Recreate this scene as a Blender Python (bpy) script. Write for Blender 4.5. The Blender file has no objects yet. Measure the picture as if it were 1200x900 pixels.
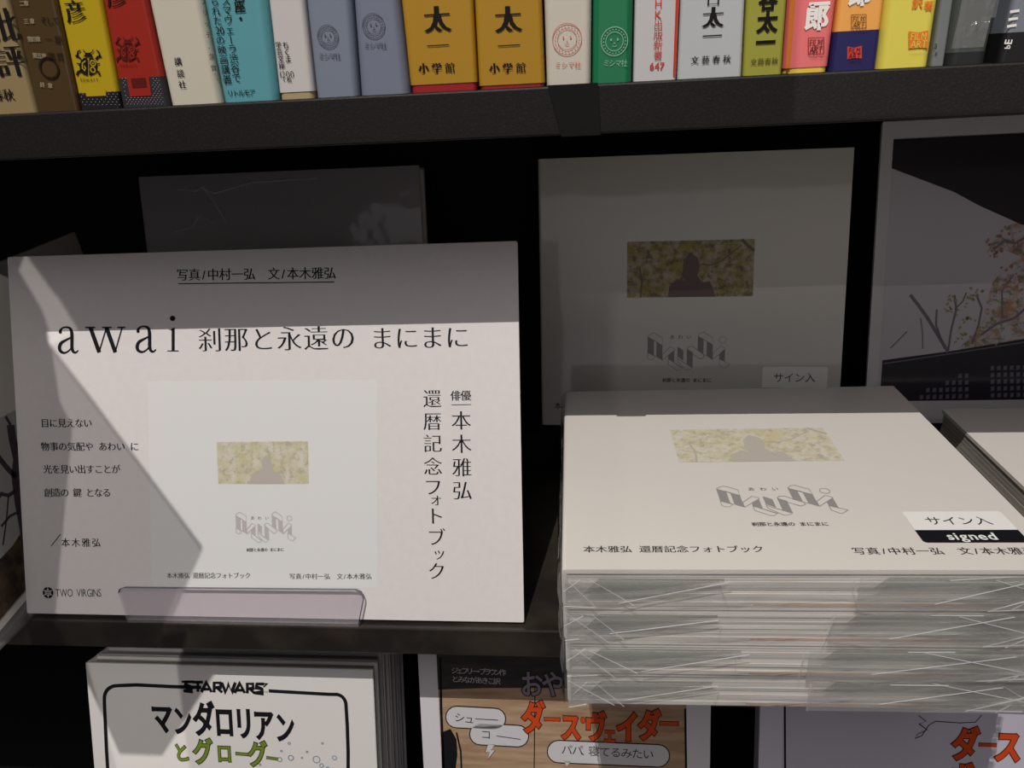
import bpy, bmesh, math, random
import numpy as np
from mathutils import Matrix, Vector, Euler

SC = bpy.context.scene
COL = SC.collection
random.seed(4)

# ------------------------------------------------------------------ camera
F_PX = 888.45
CAM_LOC = Vector((0.33371, -0.33023, 0.28906))
CAM_ROT = Matrix(((0.99503, 0.01276, 0.09879), (0.08585, 0.39316, -0.91545), (-0.05052, 0.91938, 0.39011)))
cam_data = bpy.data.cameras.new('camera')
cam_data.sensor_width = 36.0
cam_data.lens = F_PX / 1200 * 36.0
cam_data.clip_start = 0.01
cam = bpy.data.objects.new('camera', cam_data)
COL.objects.link(cam)
cam.matrix_world = Matrix.Translation(CAM_LOC) @ CAM_ROT.to_4x4()
SC.camera = cam

# ------------------------------------------------------------------ light
SC.view_settings.view_transform = 'Standard'
SC.view_settings.look = 'None'
SC.view_settings.gamma = 1.0
SC.view_settings.exposure = 0.12
SC.view_settings.use_curve_mapping = False
SC.cycles.use_denoising = True
SC.cycles.transparent_max_bounces = 24
world = bpy.data.worlds.new('shop_interior')
world.use_nodes = True
SC.world = world
wn = world.node_tree.nodes
wn['Background'].inputs['Color'].default_value = (1.0, 0.93, 0.90, 1)
wn['Background'].inputs['Strength'].default_value = 0.055

def spot(name, loc, target, power, radius, angle=40, blend=0.3, color=(1, .96, .91)):
    d = bpy.data.lights.new(name, 'SPOT')
    d.energy = power; d.shadow_soft_size = radius; d.spot_size = math.radians(angle); d.spot_blend = blend; d.color = color
    o = bpy.data.objects.new(name, d); COL.objects.link(o)
    o.location = loc
    o.rotation_euler = (Vector(target) - Vector(loc)).to_track_quat('-Z', 'Y').to_euler()
    return o

def area(name, loc, target, power, sx, sy, color=(1, .95, .96)):
    d = bpy.data.lights.new(name, 'AREA'); d.shape = 'RECTANGLE'; d.size = sx; d.size_y = sy; d.energy = power; d.color = color
    o = bpy.data.objects.new(name, d); COL.objects.link(o)
    o.location = loc
    o.rotation_euler = (Vector(target) - Vector(loc)).to_track_quat('-Z', 'Y').to_euler()
    return o

LAMP_A = Vector((0.05, -1.05, 2.035))
LAMP_B = Vector((0.90, -1.80, 1.55))
spot('track_spotlight', LAMP_A, (.32, 0, .15), 132, 0.0022, 46)
spot('far_track_spotlight', LAMP_B, (.3, 0.0, .25), 44, 0.0007, 46)
LAMP_C = Vector((0.52, -1.80, 1.376))
spot('weak_track_spotlight', LAMP_C, (.5, 0.0, .1), 6.5, 0.001, 46)
area('overhead_fill_light', (0.25, -1.7, 2.3), (0.3, 0.1, 0.1), 10, 1.6, 1.2, (1, .95, .97))  # unseen soft fill, added overhead for the ambient light
area('front_fill_light', (0.35, -2.3, 0.6), (0.3, 0.1, 0.15), 2.2, 1.8, 1.1, (1, .94, .98))  # unseen frontal fill, added to lift the upright faces

# ------------------------------------------------------------------ helpers
def lin(c):
    return tuple(((x / 255) / 12.92 if x / 255 <= .04045 else (((x / 255) + .055) / 1.055) ** 2.4) for x in c) + (1,)

MATS = {}
def mat(name, rgb, rough=.6, spec=.3, coat=0, coat_rough=.1, metal=0):
    if name in MATS: return MATS[name]
    m = bpy.data.materials.new(name); m.use_nodes = True
    b = m.node_tree.nodes['Principled BSDF']
    b.inputs['Base Color'].default_value = lin(rgb)
    b.inputs['Roughness'].default_value = rough
    b.inputs['Specular IOR Level'].default_value = spec
    b.inputs['Coat Weight'].default_value = coat
    b.inputs['Coat Roughness'].default_value = coat_rough
    b.inputs['Metallic'].default_value = metal
    MATS[name] = m
    return m

def node(nt, typ, **kw):
    n = nt.nodes.new(typ)
    for k, v in kw.items():
        if k in n.inputs: n.inputs[k].default_value = v
        else: setattr(n, k, v)
    return n

def noise_tint(m, rgb2, scale, lo=.35, hi=.65, stretch=(1, 1, 1), detail=4):
    nt = m.node_tree; b = nt.nodes['Principled BSDF']; L = nt.links
    tc = node(nt, 'ShaderNodeTexCoord'); mp = node(nt, 'ShaderNodeMapping'); mp.inputs['Scale'].default_value = stretch
    nz = node(nt, 'ShaderNodeTexNoise'); nz.inputs['Scale'].default_value = scale; nz.inputs['Detail'].default_value = detail
    mr = node(nt, 'ShaderNodeMapRange'); mr.inputs['From Min'].default_value = lo; mr.inputs['From Max'].default_value = hi
    mx = node(nt, 'ShaderNodeMix', data_type='RGBA')
    mx.inputs[6].default_value = b.inputs['Base Color'].default_value; mx.inputs[7].default_value = lin(rgb2)
    L.new(tc.outputs['Object'], mp.inputs['Vector']); L.new(mp.outputs['Vector'], nz.inputs['Vector'])
    L.new(nz.outputs['Fac'], mr.inputs['Value']); L.new(mr.outputs['Result'], mx.inputs[0]); L.new(mx.outputs[2], b.inputs['Base Color'])
    return m

def bumped(m, scale, strength, dist=.001, stretch=(1, 1, 1), coat_only=False):
    nt = m.node_tree; b = nt.nodes['Principled BSDF']; L = nt.links
    tc = node(nt, 'ShaderNodeTexCoord'); mp = node(nt, 'ShaderNodeMapping'); mp.inputs['Scale'].default_value = stretch
    nz = node(nt, 'ShaderNodeTexNoise'); nz.inputs['Scale'].default_value = scale; nz.inputs['Detail'].default_value = 3
    bp = node(nt, 'ShaderNodeBump'); bp.inputs['Strength'].default_value = strength; bp.inputs['Distance'].default_value = dist
    L.new(tc.outputs['Object'], mp.inputs['Vector']); L.new(mp.outputs['Vector'], nz.inputs['Vector'])
    L.new(nz.outputs['Fac'], bp.inputs['Height'])
    L.new(bp.outputs['Normal'], b.inputs['Coat Normal' if coat_only else 'Normal'])
    return m

def obj(name, verts, faces, m, parent=None, smooth=False, mats=None, fmat=None):
    me = bpy.data.meshes.new(name); me.from_pydata([tuple(v) for v in verts], [], faces); me.update()
    o = bpy.data.objects.new(name, me); COL.objects.link(o)
    if mats:
        for q in mats: me.materials.append(q)
        for p, i in zip(me.polygons, fmat): p.material_index = i
    else: me.materials.append(m)
    if smooth:
        for p in me.polygons: p.use_smooth = True
    if parent is not None: o.parent = parent
    return o

def tag(o, label, cat, group=None, kind=None):
    if label: o['label'] = label
    if cat: o['category'] = cat
    if group: o['group'] = group
    if kind: o['kind'] = kind
    return o

def thing(name, label, cat, loc=(0, 0, 0), rot=None, group=None):
    o = bpy.data.objects.new(name, None); COL.objects.link(o); o.empty_display_size = .02
    M = Matrix.Translation(Vector(loc)) @ (rot.to_4x4() if rot is not None else Matrix.Identity(4))
    o.matrix_world = M
    tag(o, label, cat, group)
    THING_M[o.name] = M
    return o
THING_M = {}

class Mb:                                   # collects polygons for one mesh
    def __init__(self): self.v = []; self.f = []; self.mi = []
    def add(self, vs, fs, mi=0):
        b = len(self.v); self.v += [Vector(x) for x in vs]; self.f += [tuple(i + b for i in f) for f in fs]; self.mi += [mi] * len(fs)
    def box(self, x0, x1, y0, y1, z0, z1, mi=0):
        self.add([(x0, y0, z0), (x1, y0, z0), (x1, y1, z0), (x0, y1, z0), (x0, y0, z1), (x1, y0, z1), (x1, y1, z1), (x0, y1, z1)],
                 [(0, 3, 2, 1), (4, 5, 6, 7), (0, 1, 5, 4), (1, 2, 6, 5), (2, 3, 7, 6), (3, 0, 4, 7)], mi)
    def prism(self, poly, fn0, fn1, mi=0):   # poly 2D, fn0/fn1 map (a,b)->3D for both ends
        n = len(poly)
        self.add([fn0(*p) for p in poly] + [fn1(*p) for p in poly],
                 [tuple(range(n))[::-1], tuple(range(n, 2 * n))] + [(i, (i + 1) % n, n + (i + 1) % n, n + i) for i in range(n)], mi)
    def build(self, name, m, parent=None, bevel=0, smooth=False, seg=2, mats=None):
        o = obj(name, self.v, self.f, m, parent, smooth, mats, self.mi)
        bm = bmesh.new(); bm.from_mesh(o.data); bmesh.ops.recalc_face_normals(bm, faces=bm.faces); bm.to_mesh(o.data); bm.free()
        if bevel:
            md = o.modifiers.new('bevel', 'BEVEL'); md.width = bevel; md.segments = seg; md.limit_method = 'ANGLE'; md.angle_limit = math.radians(40)
        return o

def rrect(x0, y0, x1, y1, r, n=5):
    out = []
    for cx, cy, a in ((x1 - r, y1 - r, 0), (x0 + r, y1 - r, 90), (x0 + r, y0 + r, 180), (x1 - r, y0 + r, 270)):
        for i in range(n + 1):
            t = math.radians(a + 90 * i / n); out.append((cx + r * math.cos(t), cy + r * math.sin(t)))
    return out

# --- prints: flat ink on a plane.  A Plane is a real surface in the room; in-plane coordinates in metres.
class Plane:
    def __init__(self, O, ex, ey):
        self.O = Vector(O); self.ex = Vector(ex).normalized(); self.ey = Vector(ey).normalized(); self.n = self.ex.cross(self.ey)
    def meas(self, u, v):                    # where the photograph shows a mark of this surface
        d = CAM_ROT @ Vector(((u - 600) / F_PX, (450 - v) / F_PX, -1)); t = self.n.dot(self.O - CAM_LOC) / self.n.dot(d)
        q = CAM_LOC + t * d - self.O
        return q.dot(self.ex), q.dot(self.ey)
    def scale(self, u, v):                   # metres per photograph pixel near a mark
        a = self.meas(u, v); b = self.meas(u + 4, v); return math.hypot(a[0] - b[0], a[1] - b[1]) / 4
    def at(self, a, b, h=0): return self.O + a * self.ex + b * self.ey + h * self.n

GL = {}
def glyph(ch, ox=0., oy=0.):
    """outline of one character: filled 2D mesh, em = 1, centred on the em box; ox / oy thicken (+) or thin (-) upright / level strokes"""
    key = (ch, round(ox, 4), round(oy, 4))
    if key in GL: return GL[key]
    c = bpy.data.curves.new('glyph', 'FONT'); c.body = ch; c.resolution_u = 3
    o = bpy.data.objects.new('glyph', c); COL.objects.link(o)
    me = bpy.data.meshes.new_from_object(o.evaluated_get(bpy.context.evaluated_depsgraph_get()))
    bpy.data.objects.remove(o); bpy.data.curves.remove(c)
    bm = bmesh.new(); bm.from_mesh(me); bpy.data.meshes.remove(me)
    bmesh.ops.remove_doubles(bm, verts=bm.verts, dist=1e-5)
    nrm = {}
    if ox or oy:
        for e in bm.edges:
            if len(e.link_faces) == 1:
                l = e.link_loops[0]; a = l.vert; b = l.link_loop_next.vert
                d = (b.co - a.co); s = l.face.normal.z or 1
                nn = Vector((d.y, -d.x, 0)) * (1 if s > 0 else -1)
                if nn.length > 1e-9:
                    nn.normalize(); nrm.setdefault(a, []).append(nn); nrm.setdefault(b, []).append(nn)
    bm.verts.index_update()
    vs = []
    for v in bm.verts:
        x, y = v.co.x, v.co.y
        if v in nrm:
            q = nrm[v]; nn = sum(q, Vector((0, 0, 0)))
            if nn.length > 1e-6:
                nn.normalize(); k = max(.55, nn.dot(q[0])); nn /= k
                x += ox * nn.x; y += oy * nn.y
        vs.append((x, y))
    fs = [tuple(v.index for v in f.verts) for f in bm.faces]
    bm.free()
    if ord(ch) < 0x2000 and vs:
        xs = [p[0] for p in vs]; cx = (min(xs) + max(xs)) / 2
    else: cx = .5
    vs = [(x - cx, y - .36) for x, y in vs]
    GL[key] = (vs, fs)
    return GL[key]

MINS = dict(ox=.016, oy=-.002)               # small sizes
MIN = dict(ox=.0, oy=-.022)                  # book face: thin level strokes
MINB = dict(ox=.058, oy=-.010)
LIGHT = dict(ox=-.012, oy=-.016)
SANS = dict(ox=.0, oy=.0)
BOLD = dict(ox=.022, oy=.018)
FAT = dict(ox=.042, oy=.036)

class Ink:
    def __init__(self, plane): self.pl = plane; self.v = []; self.f = []; self.h = []
    def poly(self, vs, fs=None, dh=0):
        b = len(self.v); self.v += list(vs); self.h += [dh] * len(vs)
        self.f += [tuple(i + b for i in f) for f in (fs or [tuple(range(len(vs)))])]
        return self
    def ch(self, c, a, b, size, rot=0, sx=1, st=MIN, dh=0, skew=0):
        if c in ' 　': return self
        vs, fs = glyph(c, st['ox'], st['oy']); cs, sn = math.cos(rot), math.sin(rot)
        out = []
        for x, y in vs:
            x = x * sx + skew * y
            out.append((a + size * (x * cs - y * sn), b + size * (x * sn + y * cs)))
        return self.poly(out, fs, dh)
    def row(self, s, a0, a1, b, size, st=MIN, b1=None, rot=None, sx=1, dh=0):
        def wid_(c):
            if c in '/・ 、.': return .55
            if ord(c) >= 0x2000: return 1
            xs = [p[0] for p in glyph(c, 0, 0)[0]]; return max(xs) - min(xs) + .13
        w = [wid_(c) for c in s]
        tot = sum(w); x = 0; b1 = b if b1 is None else b1
        r = math.atan2(b1 - b, a1 - a0) if rot is None else rot
        for c, q in zip(s, w):
            t = (x + q / 2) / tot; self.ch(c, a0 + (a1 - a0) * t, b + (b1 - b) * t, size, r, sx, st, dh); x += q
        return self
    # the same, reading positions off the photograph
    def prow(self, s, u0, v0, u1, v1, px, st=MIN, sx=1, dh=0):
        a0, b0 = self.pl.meas(u0, v0); a1, b1 = self.pl.meas(u1, v1)
        return self.row(s, a0, a1, b0, px * self.pl.scale((u0 + u1) / 2, (v0 + v1) / 2), st, b1, None, sx, dh)
    def pch(self, c, u, v, px, st=MIN, sx=1, rot=0, dh=0, skew=0):
        a, b = self.pl.meas(u, v); return self.ch(c, a, b, px * self.pl.scale(u, v), rot, sx, st, dh, skew)
    def ppoly(self, pts, dh=0): return self.poly([self.pl.meas(*p) for p in pts], None, dh)
    def ribbon(self, pts, wid, close=False, dh=0):
        n = len(pts); L = []; R = []
        for i in range(n):
            p = Vector(pts[i]); q0 = Vector(pts[(i - 1) % n if close else max(i - 1, 0)]); q1 = Vector(pts[(i + 1) % n if close else min(i + 1, n - 1)])
            d = (q1 - q0)
            if d.length < 1e-9: d = Vector((1, 0))
            d.normalize(); w = (wid[i] if isinstance(wid, (list, tuple)) else wid) / 2
            if 0 < i < n - 1 or close:
                e = (p - q0).normalized(); k = max(.5, abs(e.dot(d))); w = w / k
            L.append((p.x - d.y * w, p.y + d.x * w)); R.append((p.x + d.y * w, p.y - d.x * w))
        m = n if close else n - 1
        return self.poly(L + R, [(i, n + i, n + (i + 1) % n, (i + 1) % n) for i in range(m)], dh)
    def pline(self, pts, px, close=False, dh=0):
        s = self.pl.scale(*pts[0]); return self.ribbon([self.pl.meas(*p) for p in pts], px * s, close, dh)
    def disc(self, a, b, ra, rb=None, n=28, dh=0, rot=0):
        rb = rb or ra; out = []
        for i in range(n):
            t = 2 * math.pi * i / n; x, y = ra * math.cos(t), rb * math.sin(t)
            out.append((a + x * math.cos(rot) - y * math.sin(rot), b + x * math.sin(rot) + y * math.cos(rot)))
        return self.poly(out, None, dh)
    def ring(self, a, b, r, w, n=36, dh=0, rb=None):
        rb = rb or r
        return self.ribbon([(a + r * math.cos(2 * math.pi * i / n), b + rb * math.sin(2 * math.pi * i / n)) for i in range(n)], w, True, dh)
    def build(self, name, m, parent, h=.00012, label=None):
        inv = THING_M[parent.name].inverted() if parent.name in THING_M else Matrix.Identity(4)
        vs = [inv @ self.pl.at(a, b, h + d) for (a, b), d in zip(self.v, self.h)]
        o = obj(name, vs, self.f, m, parent)
        if label: o['label'] = label
        return o

def smooth_path(pts, k=5):
    """Catmull-Rom through (x, y, w)"""
    out = []; P = [pts[0]] + list(pts) + [pts[-1]]
    for i in range(1, len(P) - 2):
        for j in range(k):
            t = j / k; q = []
            for c in range(3):
                p0, p1, p2, p3 = P[i - 1][c], P[i][c], P[i + 1][c], P[i + 2][c]
                q.append(.5 * (2 * p1 + (p2 - p0) * t + (2 * p0 - 5 * p1 + 4 * p2 - p3) * t * t + (3 * p1 - p0 - 3 * p2 + p3) * t ** 3))
            out.append(tuple(q))
    out.append(tuple(pts[-1]))
    return out

# ------------------------------------------------------------------ materials
M_SHELF = bumped(noise_tint(mat('dark_metal_shelf', (22, 19, 16), .55, .35), (32, 28, 24), 900, .5, .7), 1500, .25, .0004)
M_BACK = mat('black_panel', (14, 13, 15), .7, .2)
M_BLACK = mat('black_ink', (22, 21, 26), .6, .2)
M_SOFT = mat('soft_black_ink', (62, 58, 58), .7, .2)
M_CARD = noise_tint(mat('matt_white_card', (228, 223, 221), .75, .2), (226, 220, 218), 220)
M_CARD_EDGE = mat('card_edge', (205, 200, 196), .8, .2)
M_PALE = mat('pale_print', (228, 227, 225), .7, .2)
M_GREY = mat('grey_ink', (150, 146, 144), .7, .2)
M_GREYP = mat('pale_grey_ink', (192, 185, 185), .7, .2)
M_LINE = mat('line_ink', (152, 148, 144), .7, .2)
M_WHITE = mat('white_paper', (240, 238, 234), .5, .3)
M_COVER = bumped(mat('milky_white_cover', (226, 220, 213), .45, .35, .45, .12), 9, .12, .002, coat_only=True)
M_COVERV = bumped(mat('film_wrapped_cover', (208, 204, 197), .5, .3, .8, .06), 14, .25, .0022, coat_only=True)
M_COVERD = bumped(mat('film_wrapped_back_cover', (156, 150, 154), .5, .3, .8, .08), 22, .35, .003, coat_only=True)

def page_material(name, c1, c2, tint):
    m = mat(name, c1, .75, .2); nt = m.node_tree; b = nt.nodes['Principled BSDF']; L = nt.links
    tc = node(nt, 'ShaderNodeTexCoord'); mp = node(nt, 'ShaderNodeMapping'); mp.inputs['Scale'].default_value = (4, 4, 900)
    nz = node(nt, 'ShaderNodeTexNoise'); nz.inputs['Scale'].default_value = 1.0; nz.inputs['Detail'].default_value = 3
    mr = node(nt, 'ShaderNodeMapRange'); mr.inputs['From Min'].default_value = .36; mr.inputs['From Max'].default_value = .68
    mx = node(nt, 'ShaderNodeMix', data_type='RGBA'); mx.inputs[6].default_value = lin(c1); mx.inputs[7].default_value = lin(c2)
    mp2 = node(nt, 'ShaderNodeMapping'); mp2.inputs['Scale'].default_value = (14, 14, 420)
    n2 = node(nt, 'ShaderNodeTexNoise'); n2.inputs['Scale'].default_value = 1.0
    mr2 = node(nt, 'ShaderNodeMapRange'); mr2.inputs['From Min'].default_value = .62; mr2.inputs['From Max'].default_value = .74; mr2.inputs['To Max'].default_value = .55
    m2 = node(nt, 'ShaderNodeMix', data_type='RGBA'); m2.inputs[7].default_value = lin(tint)
    L.new(tc.outputs['Object'], mp.inputs['Vector']); L.new(mp.outputs['Vector'], nz.inputs['Vector']); L.new(nz.outputs['Fac'], mr.inputs['Value'])
    L.new(tc.outputs['Object'], mp2.inputs['Vector']); L.new(mp2.outputs['Vector'], n2.inputs['Vector']); L.new(n2.outputs['Fac'], mr2.inputs['Value'])
    L.new(mr.outputs['Result'], mx.inputs[0]); L.new(mx.outputs[2], m2.inputs[6]); L.new(mr2.outputs['Result'], m2.inputs[0]); L.new(m2.outputs[2], b.inputs['Base Color'])
    return m
M_PAGES = page_material('page_edges', (236, 232, 226), (186, 180, 174), (222, 180, 154))
M_PAGESG = page_material('greyish_page_edges', (196, 190, 180), (120, 112, 104), (150, 140, 130))
M_TINT = noise_tint(mat('salmon_film_glow', (218, 178, 154), .7, .2), (214, 196, 182), 40, .4, .6, (1, 1, 1))  # painted salmon glow, a reflection in the film along the lower board
M_PLAINPAGES = mat('plain_page_edges', (220, 212, 196), .8, .2)

def film_material(name, haze, gloss, rough, tint=(.97, .97, .98), bump=.5, scale=60, stretch=(1, 1, 1)):
    m = bpy.data.materials.new(name); m.use_nodes = True; nt = m.node_tree; nt.nodes.clear(); L = nt.links
    out = node(nt, 'ShaderNodeOutputMaterial'); tr = node(nt, 'ShaderNodeBsdfTransparent'); tr.inputs['Color'].default_value = tint + (1,)
    gl = node(nt, 'ShaderNodeBsdfGlossy'); gl.inputs['Roughness'].default_value = rough
    df = node(nt, 'ShaderNodeBsdfDiffuse'); df.inputs['Color'].default_value = (.9, .89, .9, 1)
    lw = node(nt, 'ShaderNodeLayerWeight'); pw = node(nt, 'ShaderNodeMath', operation='POWER'); pw.inputs[1].default_value = 5; ad = node(nt, 'ShaderNodeMath', operation='MULTIPLY_ADD'); ad.inputs[1].default_value = .95; ad.inputs[2].default_value = .045
    ml = node(nt, 'ShaderNodeMath', operation='MULTIPLY'); ml.inputs[1].default_value = gloss
    m1 = node(nt, 'ShaderNodeMixShader'); m1.inputs[0].default_value = haze; m2 = node(nt, 'ShaderNodeMixShader')
    tc = node(nt, 'ShaderNodeTexCoord'); mp = node(nt, 'ShaderNodeMapping'); mp.inputs['Scale'].default_value = stretch
    nz = node(nt, 'ShaderNodeTexNoise'); nz.inputs['Scale'].default_value = scale; nz.inputs['Detail'].default_value = 2; nz.inputs['Distortion'].default_value = .6
    bp = node(nt, 'ShaderNodeBump'); bp.inputs['Strength'].default_value = bump; bp.inputs['Distance'].default_value = .004
    L.new(tc.outputs['Object'], mp.inputs['Vector']); L.new(mp.outputs['Vector'], nz.inputs['Vector']); L.new(nz.outputs['Fac'], bp.inputs['Height'])
    L.new(bp.outputs['Normal'], gl.inputs['Normal']); L.new(bp.outputs['Normal'], lw.inputs['Normal'])
    L.new(lw.outputs['Facing'], pw.inputs[0]); L.new(pw.outputs['Value'], ad.inputs[0]); L.new(ad.outputs['Value'], ml.inputs[0]); L.new(ml.outputs['Value'], m2.inputs[0])
    L.new(tr.outputs['BSDF'], m1.inputs[1]); L.new(df.outputs['BSDF'], m1.inputs[2])
    L.new(m1.outputs['Shader'], m2.inputs[1]); L.new(gl.outputs['BSDF'], m2.inputs[2]); L.new(m2.outputs['Shader'], out.inputs['Surface'])
    return m
M_FILM = film_material('clear_wrapping_film', .06, 1.3, .06, tint=(.985, .985, .985), bump=.5, scale=45, stretch=(.6, 1, 2.2))
M_FLAP = film_material('folded_film', .10, 1.3, .08, tint=(.982, .982, .975), bump=.8, scale=60, stretch=(.6, 1, 1.5))
M_CREASE = film_material('bright_film_crease', .50, 1.0, .15, bump=.6, scale=120)  # white haze paints the highlights along the film creases
M_FOLD = film_material('doubled_film', .05, 1.5, .08, tint=(.80, .80, .78), bump=.7, scale=50, stretch=(.6, 1, 1.5))
M_ACRYL = film_material('clear_acrylic', .06, 1.6, .03, tint=(.965, .945, .97), bump=0)
M_ACRYL_EDGE = mat('acrylic_edge', (96, 92, 116), .25, .6)

def foliage(name, sky, leaf, dark, scale, lo, hi, lo2=.5, hi2=.62):
    m = mat(name, sky, .7, .2); nt = m.node_tree; b = nt.nodes['Principled BSDF']; L = nt.links
    tc = node(nt, 'ShaderNodeTexCoord')
    n1 = node(nt, 'ShaderNodeTexNoise'); n1.inputs['Scale'].default_value = scale; n1.inputs['Detail'].default_value = 8; n1.inputs['Roughness'].default_value = .7
    n2 = node(nt, 'ShaderNodeTexNoise'); n2.inputs['Scale'].default_value = scale * 2.2; n2.inputs['Detail'].default_value = 6; n2.inputs['Roughness'].default_value = .7
    r1 = node(nt, 'ShaderNodeMapRange'); r1.inputs['From Min'].default_value = lo; r1.inputs['From Max'].default_value = hi
    r2 = node(nt, 'ShaderNodeMapRange'); r2.inputs['From Min'].default_value = lo2; r2.inputs['From Max'].default_value = hi2
    x1 = node(nt, 'ShaderNodeMix', data_type='RGBA'); x1.inputs[6].default_value = lin(sky); x1.inputs[7].default_value = lin(leaf)
    x2 = node(nt, 'ShaderNodeMix', data_type='RGBA'); x2.inputs[7].default_value = lin(dark)
    for a, r in ((n1, r1), (n2, r2)): L.new(tc.outputs['Object'], a.inputs['Vector']); L.new(a.outputs['Fac'], r.inputs['Value'])
    L.new(r1.outputs['Result'], x1.inputs[0]); L.new(x1.outputs[2], x2.inputs[6]); L.new(r2.outputs['Result'], x2.inputs[0]); L.new(x2.outputs[2], b.inputs['Base Color'])
    return m
M_FOL_PALE = foliage('pale_leafy_print', (216, 209, 196), (204, 196, 158), (182, 176, 154), 120, .40, .58)
M_FOL_DEEP = foliage('leafy_print', (190, 178, 166), (164, 152, 88), (116, 108, 88), 95, .40, .60, .47, .64)
M_FIG_PALE = mat('pale_figure_print', (190, 182, 172), .7, .2)
M_FIG_DEEP = mat('figure_print', (124, 106, 108), .7, .2)
M_TWIG = mat('twig_print', (122, 112, 104), .7, .2)

# ------------------------------------------------------------------ the bookshelf
ZS, TU, TL = .2793, .0193, .0185
XL, XR, YB = -.34, .98, .29
case = thing('bookshelf', 'dark metal bookshelf with a black back, holding all the books', 'bookshelf', (.3, .15, -.26))
cm = THING_M[case.name].inverted()
def cbox(name, x0, x1, y0, y1, z0, z1, m, bevel=.0008):
    b = Mb(); b.box(x0, x1, y0, y1, z0, z1); b.v = [cm @ v for v in b.v]
    return b.build(name, m, case, bevel)
cbox('upper_shelf', XL, XR, .001, YB, ZS - TU, ZS, M_SHELF)
M_SHELFL = bumped(noise_tint(mat('satin_metal_shelf', (40, 34, 31), .3, .6), (58, 52, 44), 38, .45, .7), 26, .12, .002)
cbox('lower_shelf', XL, XR, 0, YB, -TL, 0, M_SHELFL)
cbox('back_panel', XL, XR, YB, YB + .012, -.262, .52, M_BACK, 0)
cbox('back_ledge', XL, XR, .178, YB, 0, .0305, M_BACK)
for x in (XL - .018, XR): cbox('side_panel', x, x + .018, 0, YB + .012, -.262, .52, M_SHELF)
cbox('display_tray', XL, XR, -.13, YB, -.262, -.236, M_BACK)
b = Mb()                                       # dark patch laid on the upper shelf front as a painted shadow
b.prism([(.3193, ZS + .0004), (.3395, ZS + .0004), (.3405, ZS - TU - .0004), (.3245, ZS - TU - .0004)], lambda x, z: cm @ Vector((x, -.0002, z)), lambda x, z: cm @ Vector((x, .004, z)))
b.build('shadow_patch', mat('painted_shadow_black', (26, 25, 25), .8, .15), case)

# ------------------------------------------------------------------ white photo books
BW, BD, BT = .2169, .1968, .01995

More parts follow.
